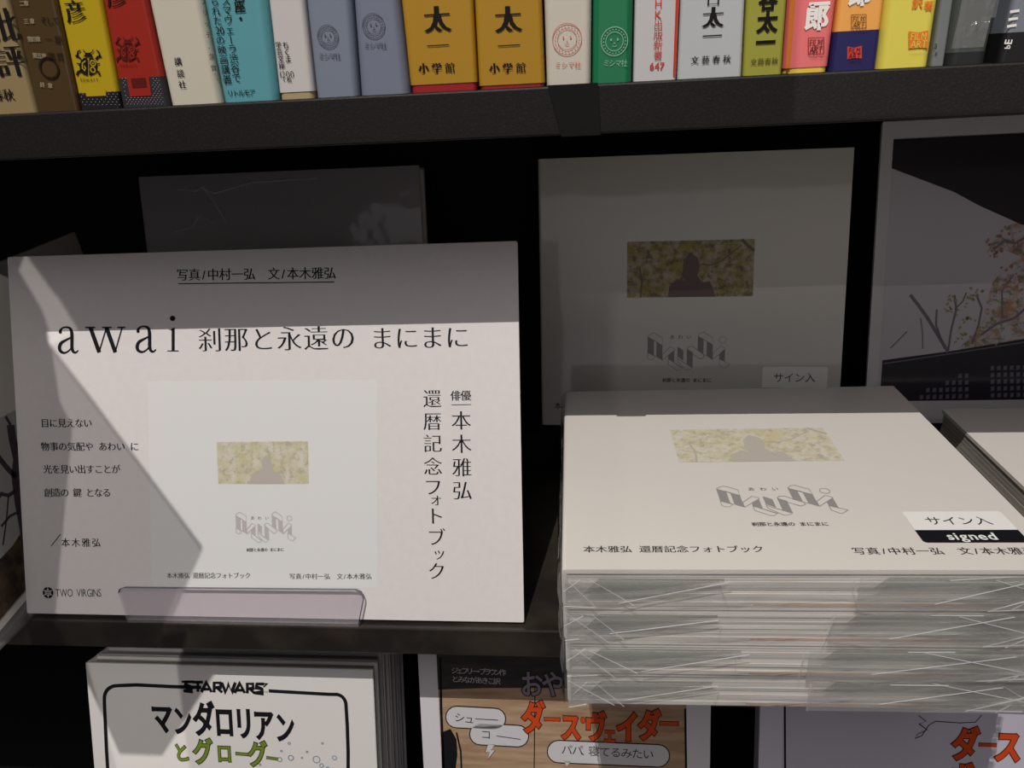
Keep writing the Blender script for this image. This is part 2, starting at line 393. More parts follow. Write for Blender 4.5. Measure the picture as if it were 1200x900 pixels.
def photo_book(label, loc, rot, cover, spine_left=True, film=True, seed=0, flap=(.075, .115), pages=None, group='white photo books'):
    t = thing('photo_book', label, 'book', loc, rot, group)
    rnd = random.Random(seed); bd = .0023; pages = pages or M_PAGES
    fx = (lambda x: x) if spine_left else (lambda x: BW - x)
    # cover: two boards joined by a slightly rounded spine
    prof = [(BW, 0), (.002, 0), (.0006, .0006), (0, .002), (0, BT - .002), (.0006, BT - .0006), (.002, BT), (BW, BT), (BW, BT - bd), (bd, BT - bd), (bd, bd), (BW, bd)]
    b = Mb()
    n = len(prof)
    for lo, hi in (([0, 1, 2, 3, 10, 11], 0), ([3, 4, 9, 10], 0), ([4, 5, 6, 7, 8, 9], 0)):
        pts = [prof[i] for i in lo]
        b.prism([(fx(x), z) for x, z in pts], lambda x, z: Vector((x, 0, z)), lambda x, z: Vector((x, BD, z)))
    o = b.build('cover', cover, t)
    bm = bmesh.new(); bm.from_mesh(o.data); bmesh.ops.remove_doubles(bm, verts=bm.verts, dist=1e-6); bmesh.ops.recalc_face_normals(bm, faces=bm.faces); bm.to_mesh(o.data); bm.free()
    # page block: gathered sections, each a hair different in depth
    b = Mb(); z = bd + .00005; k = 7; h = (BT - 2 * bd - .0001) / k
    for i in range(k):
        y0 = .0003 + rnd.uniform(0, .0006); xe = BW - .0003 - rnd.uniform(0, .0006)
        x0, x1 = sorted((fx(bd), fx(xe)))
        b.box(x0, x1, y0, BD - .002, z, z + h - .00022 * rnd.uniform(.4, 1.3)); z += h
    b.build('page_block', pages, t)
    if film:
        b = Mb(); x0, x1 = .085, BW - .0006; b.box(x0, x1, -.00008, .02, .0004, .0019); b.build('painted_glow_strip', M_TINT, t)                                   # clear film: loose sheet over the front, wrapped ends folded like a parcel
        b = Mb(); nx, nz = 60, 6; ys = {}
        for i in range(nx + 1):
            for j in range(nz + 1):
                x = -.0012 + (BW + .0024) * i / nx; q = j / nz
                bulge = .0016 * math.sin(math.pi * q) * (.6 + .4 * math.sin(i * .23 + seed))
                y = -.0009 - bulge + rnd.uniform(-.00022, .00022) * (0 < j < nz)
                b.v.append(Vector((x, y, .0002 + (BT - .0004) * q)))
        for i in range(nx):
            for j in range(nz):
                a = i * (nz + 1) + j; b.f.append((a, a + nz + 1, a + nz + 2, a + 1)); b.mi.append(0)
        # left end sheet
        c = len(b.v)
        for i in range(9):
            for j in range(nz + 1):
                q = j / nz; b.v.append(Vector((-.0012 - .0012 * math.sin(math.pi * q) - .0003 * math.sin(i * 1.7 + seed), BD * i / 8 if i else -.0009 - .0006 * math.sin(math.pi * q), .0002 + (BT - .0004) * q)))
        for i in range(8):
            for j in range(nz):
                a = c + i * (nz + 1) + j; b.f.append((a, a + 1, a + nz + 2, a + nz + 1)); b.mi.append(0)
        wrap = b.build('wrapping_film', M_FILM, t, smooth=True)
        # folded flaps, laid over the front sheet
        f0, f1 = flap; y = -.0034
        def flapz(pts, yy):
            b = Mb(); b.prism(pts, lambda x, z: Vector((x, yy, z)), lambda x, z: Vector((x, yy + .00012, z))); b.build('film_flap', M_FLAP, t)
        flapz([(.0005, .001), (f0 * 1.0, BT * .78), (f0, BT * .80), (.012, BT * .86), (.0005, BT - .0008)], y)
        flapz([(f1 + .0, .001), (BW + .001, .001), (BW + .001, BT - .001), (f1, BT - .002)], y)
        def fold(pts, yy):
            b = Mb(); b.prism(pts, lambda x, z: Vector((x, yy, z)), lambda x, z: Vector((x, yy + .0001, z))); b.build('film_fold', M_FOLD, t)
        fold([(.0165, BT * .86), (.009, BT * .42), (.030, BT * .50), (f0 * .72, BT * .66), (f0, BT * .79), (f0, BT * .86)], y + .0006)
        fold([(f1 + .006, BT * .60), (f1 + .05, BT * .70), (BW - .03, BT * .46), (BW, BT * .58), (BW, BT * .92), (f1 + .012, BT * .90)], y + .0006)
        fold([(f1 + .035, BT * .30), (f1 + .075, BT * .38), (BW - .012, BT * .2), (BW - .03, BT * .12)], y + .0009)
        flapz([(f1 + .052, .0012), (BW + .001, BT * .55), (BW + .001, BT * .1)], y - .0003)
        y = -.0037
        def crease(p, q, w=.0003):
            j = lambda k: rnd.uniform(-k, k)
            p, q = Vector((p[0] + j(.004), p[1] + j(.0012))), Vector((q[0] + j(.004), q[1] + j(.0012)))
            for e in (p, q): e.x = min(max(e.x, .0004), BW); e.y = min(max(e.y, .0006), BT - .0006)
            d = (q - p).normalized(); s = Vector((-d.y, d.x)) * w * rnd.uniform(.5, 1.0)
            pts = [(p.x + s.x * .3, p.y + s.y * .3), (p.x - s.x * .3, p.y - s.y * .3), (q.x - s.x, q.y - s.y), (q.x + s.x, q.y + s.y)]
            b = Mb(); b.prism(pts, lambda x, z: Vector((x, y, z)), lambda x, z: Vector((x, y + .00025, z)))
            b.build('film_crease', M_CREASE, t)
        crease((f0 * (.25 + .1 * (seed % 3)), BT * (.27 + .05 * (seed % 2))), (f0, BT * .79)); crease((.001, BT * .93), (.019, BT * .08), .00022); crease((.012, BT * .86), (.030, BT * .12), .0002)
        crease((.0005, BT * .5), (.012, BT * .86), .0002); crease((f0, BT * .2), (f0, BT * .79), .00014)
        crease((f1, BT * .06), (f1, BT * .9), .00016); crease((f1 + .052, BT * .9), (BW - .004, BT * .30), .00016); crease((f1 + .03, BT * .25), (BW - .02, BT * .85), .00016)
        crease((BW - .03, BT * .07), (BW - .006, BT * .5), .0004); crease((BW - .035, BT * .10), (BW - .012, BT * .16), .0006); crease((BW - .02, BT * .9), (BW, BT * .2), .0002); crease((f1 + .04, BT * .88), (f1 + .062, BT * .90), .0003); crease((BW - .022, BT * .05), (BW - .014, BT * .30), .0004); crease((.0005, BT * .1), (.011, BT * .14), .0003)
    return t

def logo(ink_fill, ink_line, X, Y, lw):
    fills = [[(175, 150), (240, 185), (240, 345), (175, 310)], [(270, 205), (335, 240), (335, 390), (270, 355)], [(398, 340), (462, 282), (462, 410), (398, 374)],
             [(497, 250), (560, 290), (560, 395), (497, 350)], [(597, 275), (660, 310), (660, 465), (597, 430)], [(710, 145), (772, 180), (772, 330), (710, 295)],
             [(805, 200), (870, 235), (870, 385), (805, 345)], [(940, 335), (1000, 275), (1000, 405), (940, 375)]]
    for p in fills: ink_fill.poly([(X(a), Y(c)) for a, c in p][::-1])
    lines = [[(175, 150), (200, 128), (232, 112), (260, 118), (335, 165), (335, 240), (175, 150)], [(175, 310), (176, 368), (198, 384), (228, 384), (262, 352), (175, 310)],
             [(335, 390), (335, 330), (420, 250), (465, 275), (465, 285), (335, 390)], [(240, 345), (240, 180), (270, 205)],
             [(398, 374), (400, 432), (498, 495), (525, 492), (552, 470), (398, 374)], [(497, 350), (497, 402), (590, 490), (630, 484), (658, 465), (497, 372)],
             [(597, 275), (620, 252), (655, 250), (772, 330), (780, 358), (742, 380), (660, 330), (597, 275)],
             [(710, 145), (735, 118), (768, 105), (865, 162), (870, 235), (710, 145)], [(772, 330), (805, 345)], [(772, 180), (805, 200)],
             [(870, 385), (870, 322), (955, 245), (1000, 270), (1000, 280), (870, 385)], [(940, 375), (940, 432), (985, 468), (1010, 468), (1055, 430), (1000, 405), (940, 375)]]
    for p in lines: ink_line.ribbon([(X(a), Y(c)) for a, c in p], lw)
    k = abs(X(1) - X(0)); ink_line.ring(X(972), Y(186), 36 * k, lw, 24)

def book_prints(t, M4, deep=False, sticker=True, bottom=True, sx0=.163):
    """front cover print, laid out in the book's own frame (x right, y up the cover)"""
    R3 = M4.to_3x3()
    pl = Plane(M4 @ Vector((0, 0, BT)), R3 @ Vector((1, 0, 0)), R3 @ Vector((0, 1, 0)))
    Y = lambda d: BD - d
    q = Ink(pl).poly([(.0642, Y(.1003)), (.1535, Y(.1003)), (.1535, Y(.060)), (.0642, Y(.060))])
    q.build('cover_photo', M_FOL_DEEP if deep else M_FOL_PALE, t)  # pale copy of the print has glare painted into its colours
    px = lambda f: .0642 + .0893 * f; py = lambda f: Y(.060 + .0403 * f)
    q = Ink(pl)                                  # the dim figure among the leaves, and a bough
    q.poly([(px(a), py(c)) for a, c in [(.33, 1), (.34, .80), (.40, .68), (.47, .72), (.44, .60), (.45, .35), (.50, .20), (.56, .30), (.58, .45), (.56, .62), (.60, .74), (.66, .72), (.71, 1)]][::-1])
    q.build('photo_figure', M_FIG_DEEP if deep else M_FIG_PALE, t, .00018)
    q = Ink(pl).ribbon([(px(a), py(c)) for a, c in [(.58, .42), (.66, .44), (.74, .38), (.82, .24), (.9, .1)]], .0009)
    twig = M_TWIG if deep else mat('pale_twig_print', (188, 180, 160), .7, .2); q.build('photo_bough', twig, t, .0002)
    Ink(pl).ribbon([(px(a), py(c)) for a, c in [(.9, .0), (.95, .12), (1, .2)]], .002).build('photo_bough', twig, t, .0002)
    Ink(pl).ribbon([(px(a), py(c)) for a, c in [(.11, 1), (.12, .7), (.10, .45)]], .0012).build('photo_stem', twig, t, .0002)
    fi, li = Ink(pl), Ink(pl)
    s = .0595 / 880; logo(fi, li, lambda a: .0795 + (a - 175) * s, lambda c: Y(.1262 + (c - 110) * .0282 / 385), .00036)
    fi.build('ribbon_logo', M_GREY, t, .00014); li.build('ribbon_logo_lines', M_LINE, t, .0002)
    q = Ink(pl); q.row('あわい', .0942, .1122, Y(.1295), .0036, SANS); q.build('reading_lettering', M_SOFT, t, .00014); q = Ink(pl); q.row('刹那と永遠の まにまに', .0905, .1262, Y(.1617), .0035, BOLD)
    if bottom:
        q.build('subtitle_lettering', M_SOFT, t, .00014); q = Ink(pl)
        q.row('本木雅弘 還暦記念フォトブック', .0098, .0918, Y(.1818), .0056, MINS); q.build('name_lettering', M_SOFT, t, .00014); q = Ink(pl); q.row('写真/中村一弘　文/本木雅弘', .1298, .2085, Y(.1834), .0058, MINS)
    q.build('author_lettering', M_SOFT, t, .00014)
    if sticker:
        x0, x1, y0, y1, ym = sx0, sx0 + .0455, Y(.1772), Y(.1515), Y(.1672)
        q = Ink(pl).poly(rrect(x0, y0, x1, y1, .0018)); st = q.build('signed_sticker', M_WHITE, t, .00022)
        rr = rrect(x0, y0, x1, y1, .0018)
        low = [p for p in rr if p[1] < ym]; low = [(x1, ym), (x0, ym)] + low
        low = [(x0, ym)] + [p for p in rr[12:18]] + [p for p in rr[18:24]] + [(x1, ym)]
        k = Ink(pl).poly(low)
        sb = k.build('sticker_band', M_BLACK, t, .0003)
        k = Ink(pl).row('サイン入', x0 + .0078, x0 + .0372, Y(.1597), .0076, SANS); sc = k.build('sticker_lettering', M_BLACK, t, .0003)
        k = Ink(pl).row('signed', x0 + .0115, x0 + .0335, Y(.1722), .0078, BOLD); sd = k.build('sticker_white_lettering', M_WHITE, t, .0004)
        for c in (sb, sc, sd): c.parent = st
    return t

YAW = .0162
names4 = ['bottom white photo book of the film-wrapped stack in front', 'second from bottom white photo book of the front stack, film-wrapped',
          'third from bottom white photo book of the front stack, film-wrapped', 'topmost white photo book of the front stack, black and white signed sticker']
flaps = [(.068, .062 + .05), (.080, .110), (.069, .118), (.071, .128)]
for i in range(4):
    dx = (.0011, .0008, .0002, 0)[i]; dy = (.0010, .0004, .0002, 0)[i]
    loc = (.3212 + dx, -.0512 + dy, .00002 + i * .01998); rot = Euler((0, 0, YAW + (.002, -.002, .001, 0)[i])).to_matrix()
    t = photo_book(names4[i], loc, rot, M_COVER, seed=i + 1, flap=flaps[i])
    if i == 3: book_prints(t, THING_M[t.name], sx0=.1633)
lab3 = ['bottom white photo book of the low stack at the right edge', 'middle white photo book of the low stack at the right edge', 'topmost white photo book of the low stack at right edge, grey page side showing']
for i in range(3):
    photo_book(lab3[i], (.5722 + .0006 * i, -.0418, .00002 + i * .01998), Euler((0, 0, .012)).to_matrix(), M_COVER, spine_left=False, film=False, seed=20 + i, pages=M_PAGESG)

def standing(face_bl, yaw, lean): 
    rot = (Euler((0, 0, yaw)).to_matrix() @ Euler((math.pi / 2 - lean, 0, 0)).to_matrix())
    return Vector(face_bl) - rot @ Vector((0, 0, BT)), rot
LEAN = .2148
loc, rot = standing((.2985, .2349 - BD * math.sin(LEAN), .224 - BD * math.cos(LEAN)), -.04, LEAN)
t = photo_book('white photo book standing face-out at the back, behind the front stack', loc, rot, M_COVERV, film=False, seed=31)
book_prints(t, THING_M[t.name], deep=True, sx0=.1622)
loc, rot = standing((-.0035, .2325 - BD * math.sin(LEAN), .2235 - BD * math.cos(LEAN)), .0, LEAN)
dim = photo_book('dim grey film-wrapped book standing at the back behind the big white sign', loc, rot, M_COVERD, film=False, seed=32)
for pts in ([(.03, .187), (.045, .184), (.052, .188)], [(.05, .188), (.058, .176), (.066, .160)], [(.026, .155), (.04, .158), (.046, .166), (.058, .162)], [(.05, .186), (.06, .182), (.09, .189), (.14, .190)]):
    b = Mb(); up_ = [Vector((x, y, BT + .0003)) for x, y in pts]
    for p0, p1 in zip(pts, pts[1:]):
        d_ = (Vector(p1) - Vector(p0)).normalized(); n2 = Vector((-d_.y, d_.x)) * .0007
        b.add([(p0[0], p0[1], BT), (p1[0], p1[1], BT), (p1[0] + n2.x, p1[1] + n2.y, BT + .0009), (p0[0] + n2.x, p0[1] + n2.y, BT + .0009), (p0[0] + 2 * n2.x, p0[1] + 2 * n2.y, BT), (p1[0] + 2 * n2.x, p1[1] + 2 * n2.y, BT)], [(0, 1, 2, 3), (3, 2, 5, 4), (0, 3, 4), (1, 5, 2), (0, 4, 5, 1)])
    b.build('film_crease', M_CREASE, dim)

# ------------------------------------------------------------------ the A4 sign on its acrylic stand
TH = .3465
srot = Euler((-TH, 0, 0)).to_matrix()
SW, SH, ST = .297, .2105, .0022
sign = thing('display_sign', 'large white card sign with Japanese title, leaning on the acrylic stand', 'sign', (0, .0046, .002), srot)
sl = lambda p: p                                      # local: x right, z up the card, y back
b = Mb(); b.prism(rrect(0, 0, SW, SH, .0011, 4), lambda x, z: Vector((x, 0, z)), lambda x, z: Vector((x, ST, z)))
b.build('card', M_CARD, sign)
SP = Plane((0, .0046, .002), (1, 0, 0), srot @ Vector((0, 0, 1)))
q = Ink(SP); q.ppoly([(173, 447), (442, 445), (443, 689), (178, 688)][::-1]); q.build('book_picture', M_PALE, sign, .0001)
q = Ink(SP); q.ppoly([(254, 518), (361, 517), (362, 567), (256, 567)][::-1]); q.build('picture_photo', M_FOL_PALE, sign, .00018)
q = Ink(SP); q.ppoly([(292, 567), (295, 556), (301, 552), (308, 549), (306, 540), (312, 533), (318, 541), (321, 551), (329, 556), (334, 567)]); q.build('picture_figure', M_FIG_PALE, sign, .00026)
a0, b0 = SP.meas(276, 600); a1, b1 = SP.meas(347, 636)
fi, li = Ink(SP), Ink(SP); logo(fi, li, lambda a: a0 + (a - 175) * (a1 - a0) / 880, lambda c: b0 + (c - 110) * (b1 - b0) / 385, .0004)
fi.build('picture_logo', M_GREYP, sign, .00018); li.build('picture_logo_lines', M_GREYP, sign, .00024)
q = Ink(SP)
q.prow('写真/中村一弘　文/本木雅弘', 207, 322.5, 394, 320, 14.5, MINS)
q.pline([(209, 332.5), (392, 330.5)], 1.1)
q.build('author_lettering', M_BLACK, sign, .00014); q = Ink(SP)
q.prow('刹那と永遠の', 231, 399, 418, 396, 30, dict(ox=.006, oy=-.016)); q.prow('まにまに', 433, 397, 551, 395.5, 29, dict(ox=.006, oy=-.016))
q.build('subtitle_lettering', M_BLACK, sign, .00014); q = Ink(SP)
for s, u0, u1, v in [('目に見えない', 48, 108, 496), ('物事の気配や あわい に', 48, 163, 523.5), ('光を見い出すことが', 51, 141, 550), ('創造の 鍵 となる', 52, 130, 577.5), ('本木雅弘', 71, 119, 636)]:
    q.prow(s, u0, v, u1, v, 10.6, MINS)
q.build('verse_lettering', M_BLACK, sign, .00014); q = Ink(SP)
q.pline([(60, 640), (71, 626)], .9); q.build('verse_slash', M_BLACK, sign, .00014); q = Ink(SP)
q.prow('俳優', 528, 464, 552, 463.5, 12.6, MINS); q.pline([(529, 474.5), (552, 474)], .7)
for c, v in zip('本木雅弘', (493, 520.5, 548, 575)): q.pch(c, 540.5 + (v - 493) * .015, v, 24, dict(ox=.006, oy=-.016))
for c, v, du in zip('還暦記念フォトブック', (467.5, 494, 520, 547, 571, 585, 605, 630, 648.5, 669.5), (0, 0, 0, 0, 0, 3, 2, 3, 6, 3)):
    q.pch(c, 506.5 + (v - 467) * .012 + du, v, 17 if c in 'ォッ' else 22.5, dict(ox=.006, oy=-.014))
q.build('vertical_lettering', M_BLACK, sign, .00014); q = Ink(SP)
q.prow('TWO VIRGINS', 65, 694.5, 119, 694.5, 12.5, dict(ox=-.004, oy=-.006), .66)
q.build('publisher_lettering', M_BLACK, sign, .00014)
q = Ink(SP); q.prow('あわい', 292, 607, 317, 607, 4.6, SANS); q.prow('刹那と永遠の まにまに', 289, 644.5, 333, 644, 4.4, BOLD)
q.prow('本木雅弘 還暦記念フォトブック', 195.5, 674.5, 294, 674.5, 7, MINS); q.prow('写真/中村一弘　文/本木雅弘', 339, 675.5, 436, 675.5, 7.2, MINS)
q.build('picture_lettering', M_SOFT, sign, .00018)
# the big serif word
q = Ink(SP)
def ser(c, u0, u1, vb, vx):
    """one hand-drawn serif letter between u0..u1, on the baseline vb, x-height line vx"""
    P = lambda x, y: SP.meas(u0 + (u1 - u0) * x, vb + (vx - vb) * y); k = abs(SP.meas(u1, vb)[0] - SP.meas(u0, vb)[0]); W = (u1 - u0) / (vb - vx)
    def rib(pts): 
        pp = smooth_path(pts); q.ribbon([P(x, y) for x, y, w in pp], [w * k * 1.12 + .02 * k for x, y, w in pp])
    if c == 'a':
        rib([(.10, .74, .05), (.11, .84, .10), (.22, .955, .05), (.40, .985, .05), (.58, .93, .09), (.65, .76, .125), (.66, .45, .125), (.66, .2, .125), (.72, .05, .10), (.84, .015, .06), (.96, .10, .03)])
        rib([(.64, .60, .05), (.40, .50, .07), (.16, .38, .11), (.075, .21, .125), (.13, .06, .11), (.30, .0, .07), (.48, .06, .05), (.64, .19, .04)])
        q.disc(*P(.125, .79), .065 * k)
    if c == 'w':
        for x0, x1, w in ((.13, .35, .10), (.53, .75, .10)): q.ribbon([P(x0, .97), P(x1, 0)], w * k)
        for x0, x1, w in ((.345, .53, .035), (.745, .92, .035)): q.ribbon([P(x0, .01), P(x1, .97)], w * k)
        for x0, x1 in ((0, .25), (.42, .66), (.80, 1.0)): q.ribbon([P(x0, .975), P(x1, .975)], .035 * k)
    if c == 'i':
        q.ribbon([P(.52, .95), P(.52, .03)], .27 * k); q.ribbon([P(.02, .025), P(1.0, .025)], .08 * k)
        q.poly([P(.10, .90), P(.45, .90), P(.63, 1.0), (P(.63, .85)), P(.45, .84)][::-1]); q.disc(*P(.47, 1.34), .24 * k, .22 * k)
ser('a', 68, 93, 413.5, 383); ser('w', 100, 147, 413, 383); ser('a', 159, 184, 412.5, 382); ser('i', 196, 209.5, 412, 383)
q.build('title_word', M_BLACK, sign, .00014)
q = Ink(SP); c = SP.meas(56.5, 694.5); k = SP.scale(56, 694); q.disc(c[0], c[1], 6.3 * k); em = q.build('publisher_emblem', M_BLACK, sign, .00014)
q = Ink(SP)
for i in range(6):
    t_ = math.radians(30 + 60 * i); q.ribbon([(c[0] + 1.3 * k * math.cos(t_), c[1] + 1.3 * k * math.sin(t_)), (c[0] + 6 * k * math.cos(t_), c[1] + 6 * k * math.sin(t_))], .7 * k)
    t1 = t_ + math.radians(60); q.ribbon([(c[0] + 3.9 * k * math.cos(t_), c[1] + 3.9 * k * math.sin(t_)), (c[0] + 2.9 * k * math.cos(t_ + .52), c[1] + 2.9 * k * math.sin(t_ + .52)), (c[0] + 3.9 * k * math.cos(t1), c[1] + 3.9 * k * math.sin(t1))], .6 * k)
q.ring(*c, 1.3 * k, .6 * k); e2 = q.build('emblem_lines', M_CARD, sign, .0002); e2.parent = em

stand = thing('acrylic_stand', 'clear acrylic stand with a low front lip holding up the white sign', 'stand', (.136, .004, 0))
n_ = srot @ Vector((0, -1, 0)); up = srot @ Vector((0, 0, 1))
lipO = Vector((0, .0046, .0005)) + n_ * .0034 - Vector((0, 0, .0))
lp = lambda x, s, d: Vector((x - .136, 0, 0)) + (lipO + up * s + n_ * d) - Vector((0, .004, 0))
b = Mb()
lip = [(.0655, .0005), (.2035, .0005), (.2068, .0150), (.2055, .0185), (.2025, .0198), (.0650, .0192), (.0620, .0182), (.0612, .0160)]
b.prism(lip, lambda x, s: lp(x, s, 0), lambda x, s: lp(x, s, .0016)); b.build('front_lip', M_ACRYL, stand)
b = Mb()
for p0, p1 in zip(lip[1:7], lip[2:8]):
    d = Vector((p1[0] - p0[0], p1[1] - p0[1])).normalized(); s_ = Vector((-d.y, d.x)) * -.00028
    b.prism([p0, p1, (p1[0] + s_.x, p1[1] + s_.y), (p0[0] + s_.x, p0[1] + s_.y)], lambda x, s: lp(x, s, -.0001), lambda x, s: lp(x, s, .0017))
b.build('lip_edge', M_ACRYL_EDGE, stand)
b = Mb(); b.box(.0655 - .136, .2035 - .136, -.0036, .105, .0003, .0018); b.build('base_plate', M_ACRYL, stand)
b = Mb(); c2 = lambda x, s, d: Vector((x - .136, 0, 0)) + (Vector((0, .0046, .002)) + up * s - n_ * d) - Vector((0, .004, 0))
b.prism([(.075, .0), (.195, .0), (.195, .14), (.185, .15), (.085, .15), (.075, .14)], lambda x, s: c2(x, s, .0030), lambda x, s: c2(x, s, .0048)); b.build('back_rest', M_ACRYL, stand)

# ------------------------------------------------------------------ unseen boards added behind the viewer, shaped to cast the slanting shadows
def cast(lamp, pts, y):
    return [(lamp + (p - lamp) * ((y - lamp.y) / (p.y - lamp.y))) for p in pts]
def on_sign(u, v): a, b_ = SP.meas(u, v); return SP.at(a, b_)
def shadow_board(label, lamp, pts, y):
    P = cast(lamp, pts, y); base = P[0]
    t = thing('unseen_shadow_board', label, 'sign', base)
    b = Mb(); b.prism([(p.x - base.x, p.z - base.z) for p in P], lambda x, z: Vector((x, 0, z)), lambda x, z: Vector((x, -.001, z)))
    b.build('board', M_BACK, t)
FR = lambda x, z: Vector((x, 0, z))
shadow_board('wide unseen shadow board added behind the viewer', LAMP_B, [on_sign(30, 290), on_sign(37, 301), on_sign(66, 341), on_sign(68, 341), on_sign(95, 385), on_sign(61, 404), on_sign(112, 470), on_sign(238, 640), on_sign(191, 745), FR(.076, -.14), FR(.031, -.3), FR(.95, -.3), FR(.95, .262), FR(.418, .262), FR(.415, .47), FR(.0515, .47)], -1.2)
shadow_board('narrow unseen shadow board added behind the viewer', LAMP_B, [on_sign(30, 296), on_sign(22, 317), on_sign(48, 360), on_sign(57, 385), on_sign(70, 470), on_sign(85, 500), on_sign(65, 720), FR(.035, -.3), FR(.015, -.3), on_sign(31, 722), on_sign(6, 296), FR(.032, .47), FR(.0400, .47)], -1.19)
CV = Plane((0, .022, -.052), (1, 0, 0), (0, math.sin(.30), math.cos(.30)))
def on_cover(u, v): a, b_ = CV.meas(u, v); return CV.at(a, b_)
shadow_board('slanted unseen shadow board added behind the viewer', LAMP_A, [on_sign(53, 370), on_sign(57, 402), on_sign(110, 470), on_sign(237, 640), on_sign(190, 745), on_cover(258, 775), on_cover(190, 882), on_cover(140, 880), on_cover(104, 800), FR(-.06, -.05), FR(-.32, -.05), FR(-.32, .2), on_sign(-10, 315), on_sign(10, 335)], -.40)

BK = lambda x, z: Vector((x, .21, z))
shadow_board('tall unseen shadow board added behind the viewer', LAMP_C, [BK(.352, .13), BK(.352, .06), FR(.335, -.02), FR(.33, -.3), FR(-.36, -.3), FR(-.36, .262), FR(.375, .262)], -1.5)

# ------------------------------------------------------------------ photo panels
def panel(name, label, O, ex, ey, w, h, th, m):
    ex = Vector(ex).normalized(); ey = Vector(ey).normalized(); n = ex.cross(ey)
    R3 = Matrix((ex, ey, n)).transposed()
    t = thing(name, label, 'picture', O, R3)
    b = Mb(); b.prism(rrect(0, 0, w, h, .0008, 2), lambda x, y: Vector((x, y, 0)), lambda x, y: Vector((x, y, -th))); b.build('board', m, t)
    return t, Plane(O, ex, ey)
M_PANEL = bumped(mat('glossy_photo_board', (206, 202, 206), .4, .3, .6, .08), 8, .1, .002, coat_only=True)
pl_lean = .19
pt, PP = panel('photo_board', 'glossy white-bordered photo board of an eave and autumn branches, right edge', (.5365, .1925, .0310), (1, -.02, 0), (-.012, math.sin(pl_lean), math.cos(pl_lean)), .34, .212, .003, M_PANEL)
pa = lambda u, v: PP.meas(u, v)
x0, yt = pa(1050, 163); yb = pa(1035, 470)[1]; X1 = .30; xb = pa(1034, 430)[0]
q = Ink(PP).poly([(x0, yb), (X1, yb), (X1, yt), (x0, yt)]); q.build('printed_sky', mat('hazy_sky_print', (196, 190, 198), .45, .3, .6, .08), pt, .0001)
fol = foliage('autumn_branch_print', (194, 188, 194), (176, 138, 112), (118, 128, 104), 80, .46, .58, .52, .62)
q = Ink(PP); q.ppoly([(1118, 412), (1135, 398), (1150, 385), (1158, 352), (1165, 330), (1180, 312), (1200, 300), (1330, 260), (1330, 395), (1200, 396)][::-1])
q.ppoly([(1158, 295), (1170, 276), (1186, 262), (1200, 258), (1330, 215), (1330, 280), (1200, 300), (1180, 292)][::-1]); q.build('printed_foliage', fol, pt, .00016)
q = Ink(PP)
for pts, w in (([(1112, 412), (1100, 392), (1088, 372), (1078, 358), (1068, 345)], 4), ([(1104, 398), (1098, 380), (1099, 362)], 2.4), ([(1112, 410), (1116, 385), (1122, 362), (1120, 345)], 2.6), ([(1120, 362), (1130, 352), (1134, 342)], 1.8),
               ([(1140, 402), (1148, 380), (1152, 360), (1146, 345)], 2.4), ([(1150, 392), (1170, 378), (1190, 372), (1215, 350)], 3.2), ([(1082, 408), (1082, 390), (1080, 372)], 1.4), ([(1044, 408), (1056, 396), (1064, 388)], 1.6), ([(1168, 290), (1180, 280), (1192, 284), (1205, 276)], 2.6), ([(1176, 372), (1176, 340), (1190, 320)], 2)):
    q.pline(pts, w)
q.build('printed_branches', mat('branch_print', (120, 108, 124), .5, .3, .6, .08), pt, .0002)
rng = random.Random(8)
for nm, colr, spots_ in (('printed_leaves', (158, 146, 104), [(1122, 350, 7), (1114, 362, 4), (1140, 350, 6), (1146, 342, 5), (1133, 376, 5), (1160, 372, 8), (1150, 388, 7), (1128, 392, 6), (1172, 390, 9)]), ('printed_red_leaves', (160, 116, 112), [(1163, 288, 5), (1172, 296, 4), (1180, 275, 6), (1190, 318, 8), (1196, 336, 9), (1184, 330, 5), (1192, 286, 5)])):
    q = Ink(PP)
    for u, v, r in spots_:
        for _ in range(9):
            a, c_ = pa(u + rng.gauss(0, r * .8), v + rng.gauss(0, r * .7)); q.disc(a, c_, rng.uniform(.0006, .0016), rng.uniform(.0005, .0011), 6, 0, rng.uniform(0, 3))
    q.build(nm, mat(nm + '_ink', colr, .5, .3, .6, .08), pt, .00024)
q = Ink(PP); top_r = pa(1330, 255)
q.poly([(x0, yt), (x0, pa(1050, 197)[1]), pa(1120, 224), pa(1150, 240), pa(1200, 262), (X1, pa(1330, 318)[1]), (X1, yt)])
q.build('printed_eave', mat('dark_eave_print', (34, 28, 36), .5, .3, .5, .08), pt, .0003)
q = Ink(PP); rl = [pa(1034, 422), pa(1120, 410), pa(1200, 396)]; e_ = pa(1330, 374)
q.poly([(xb, yb), (X1, yb), (X1, e_[1]), rl[2], rl[1], (xb, rl[0][1])]); q.build('printed_railing', mat('dark_railing_print', (32, 28, 38), .5, .3, .5, .08), pt, .00018)
q = Ink(PP); q.pline([(1036, 426), (1120, 413), (1200, 400), (1330, 380)], 1.6)
for i in range(26):
    u = 1078 + i * 7.6
    if 1138 < u < 1160: continue
    for j in range(5):
        v = 468 - j * 8 - (u - 1070) * .03
        lim = 466 - (u - 1066) * .42
        if v < max(lim, 430 - (u - 1066) * .12): continue
        q.ppoly([(u, v), (u + 4.2, v - .6), (u + 4.4, v - 5.6), (u + .3, v - 5)][::-1])
q.build('printed_lattice', mat('lattice_print', (104, 98, 116), .5, .3, .5, .08), pt, .00026)

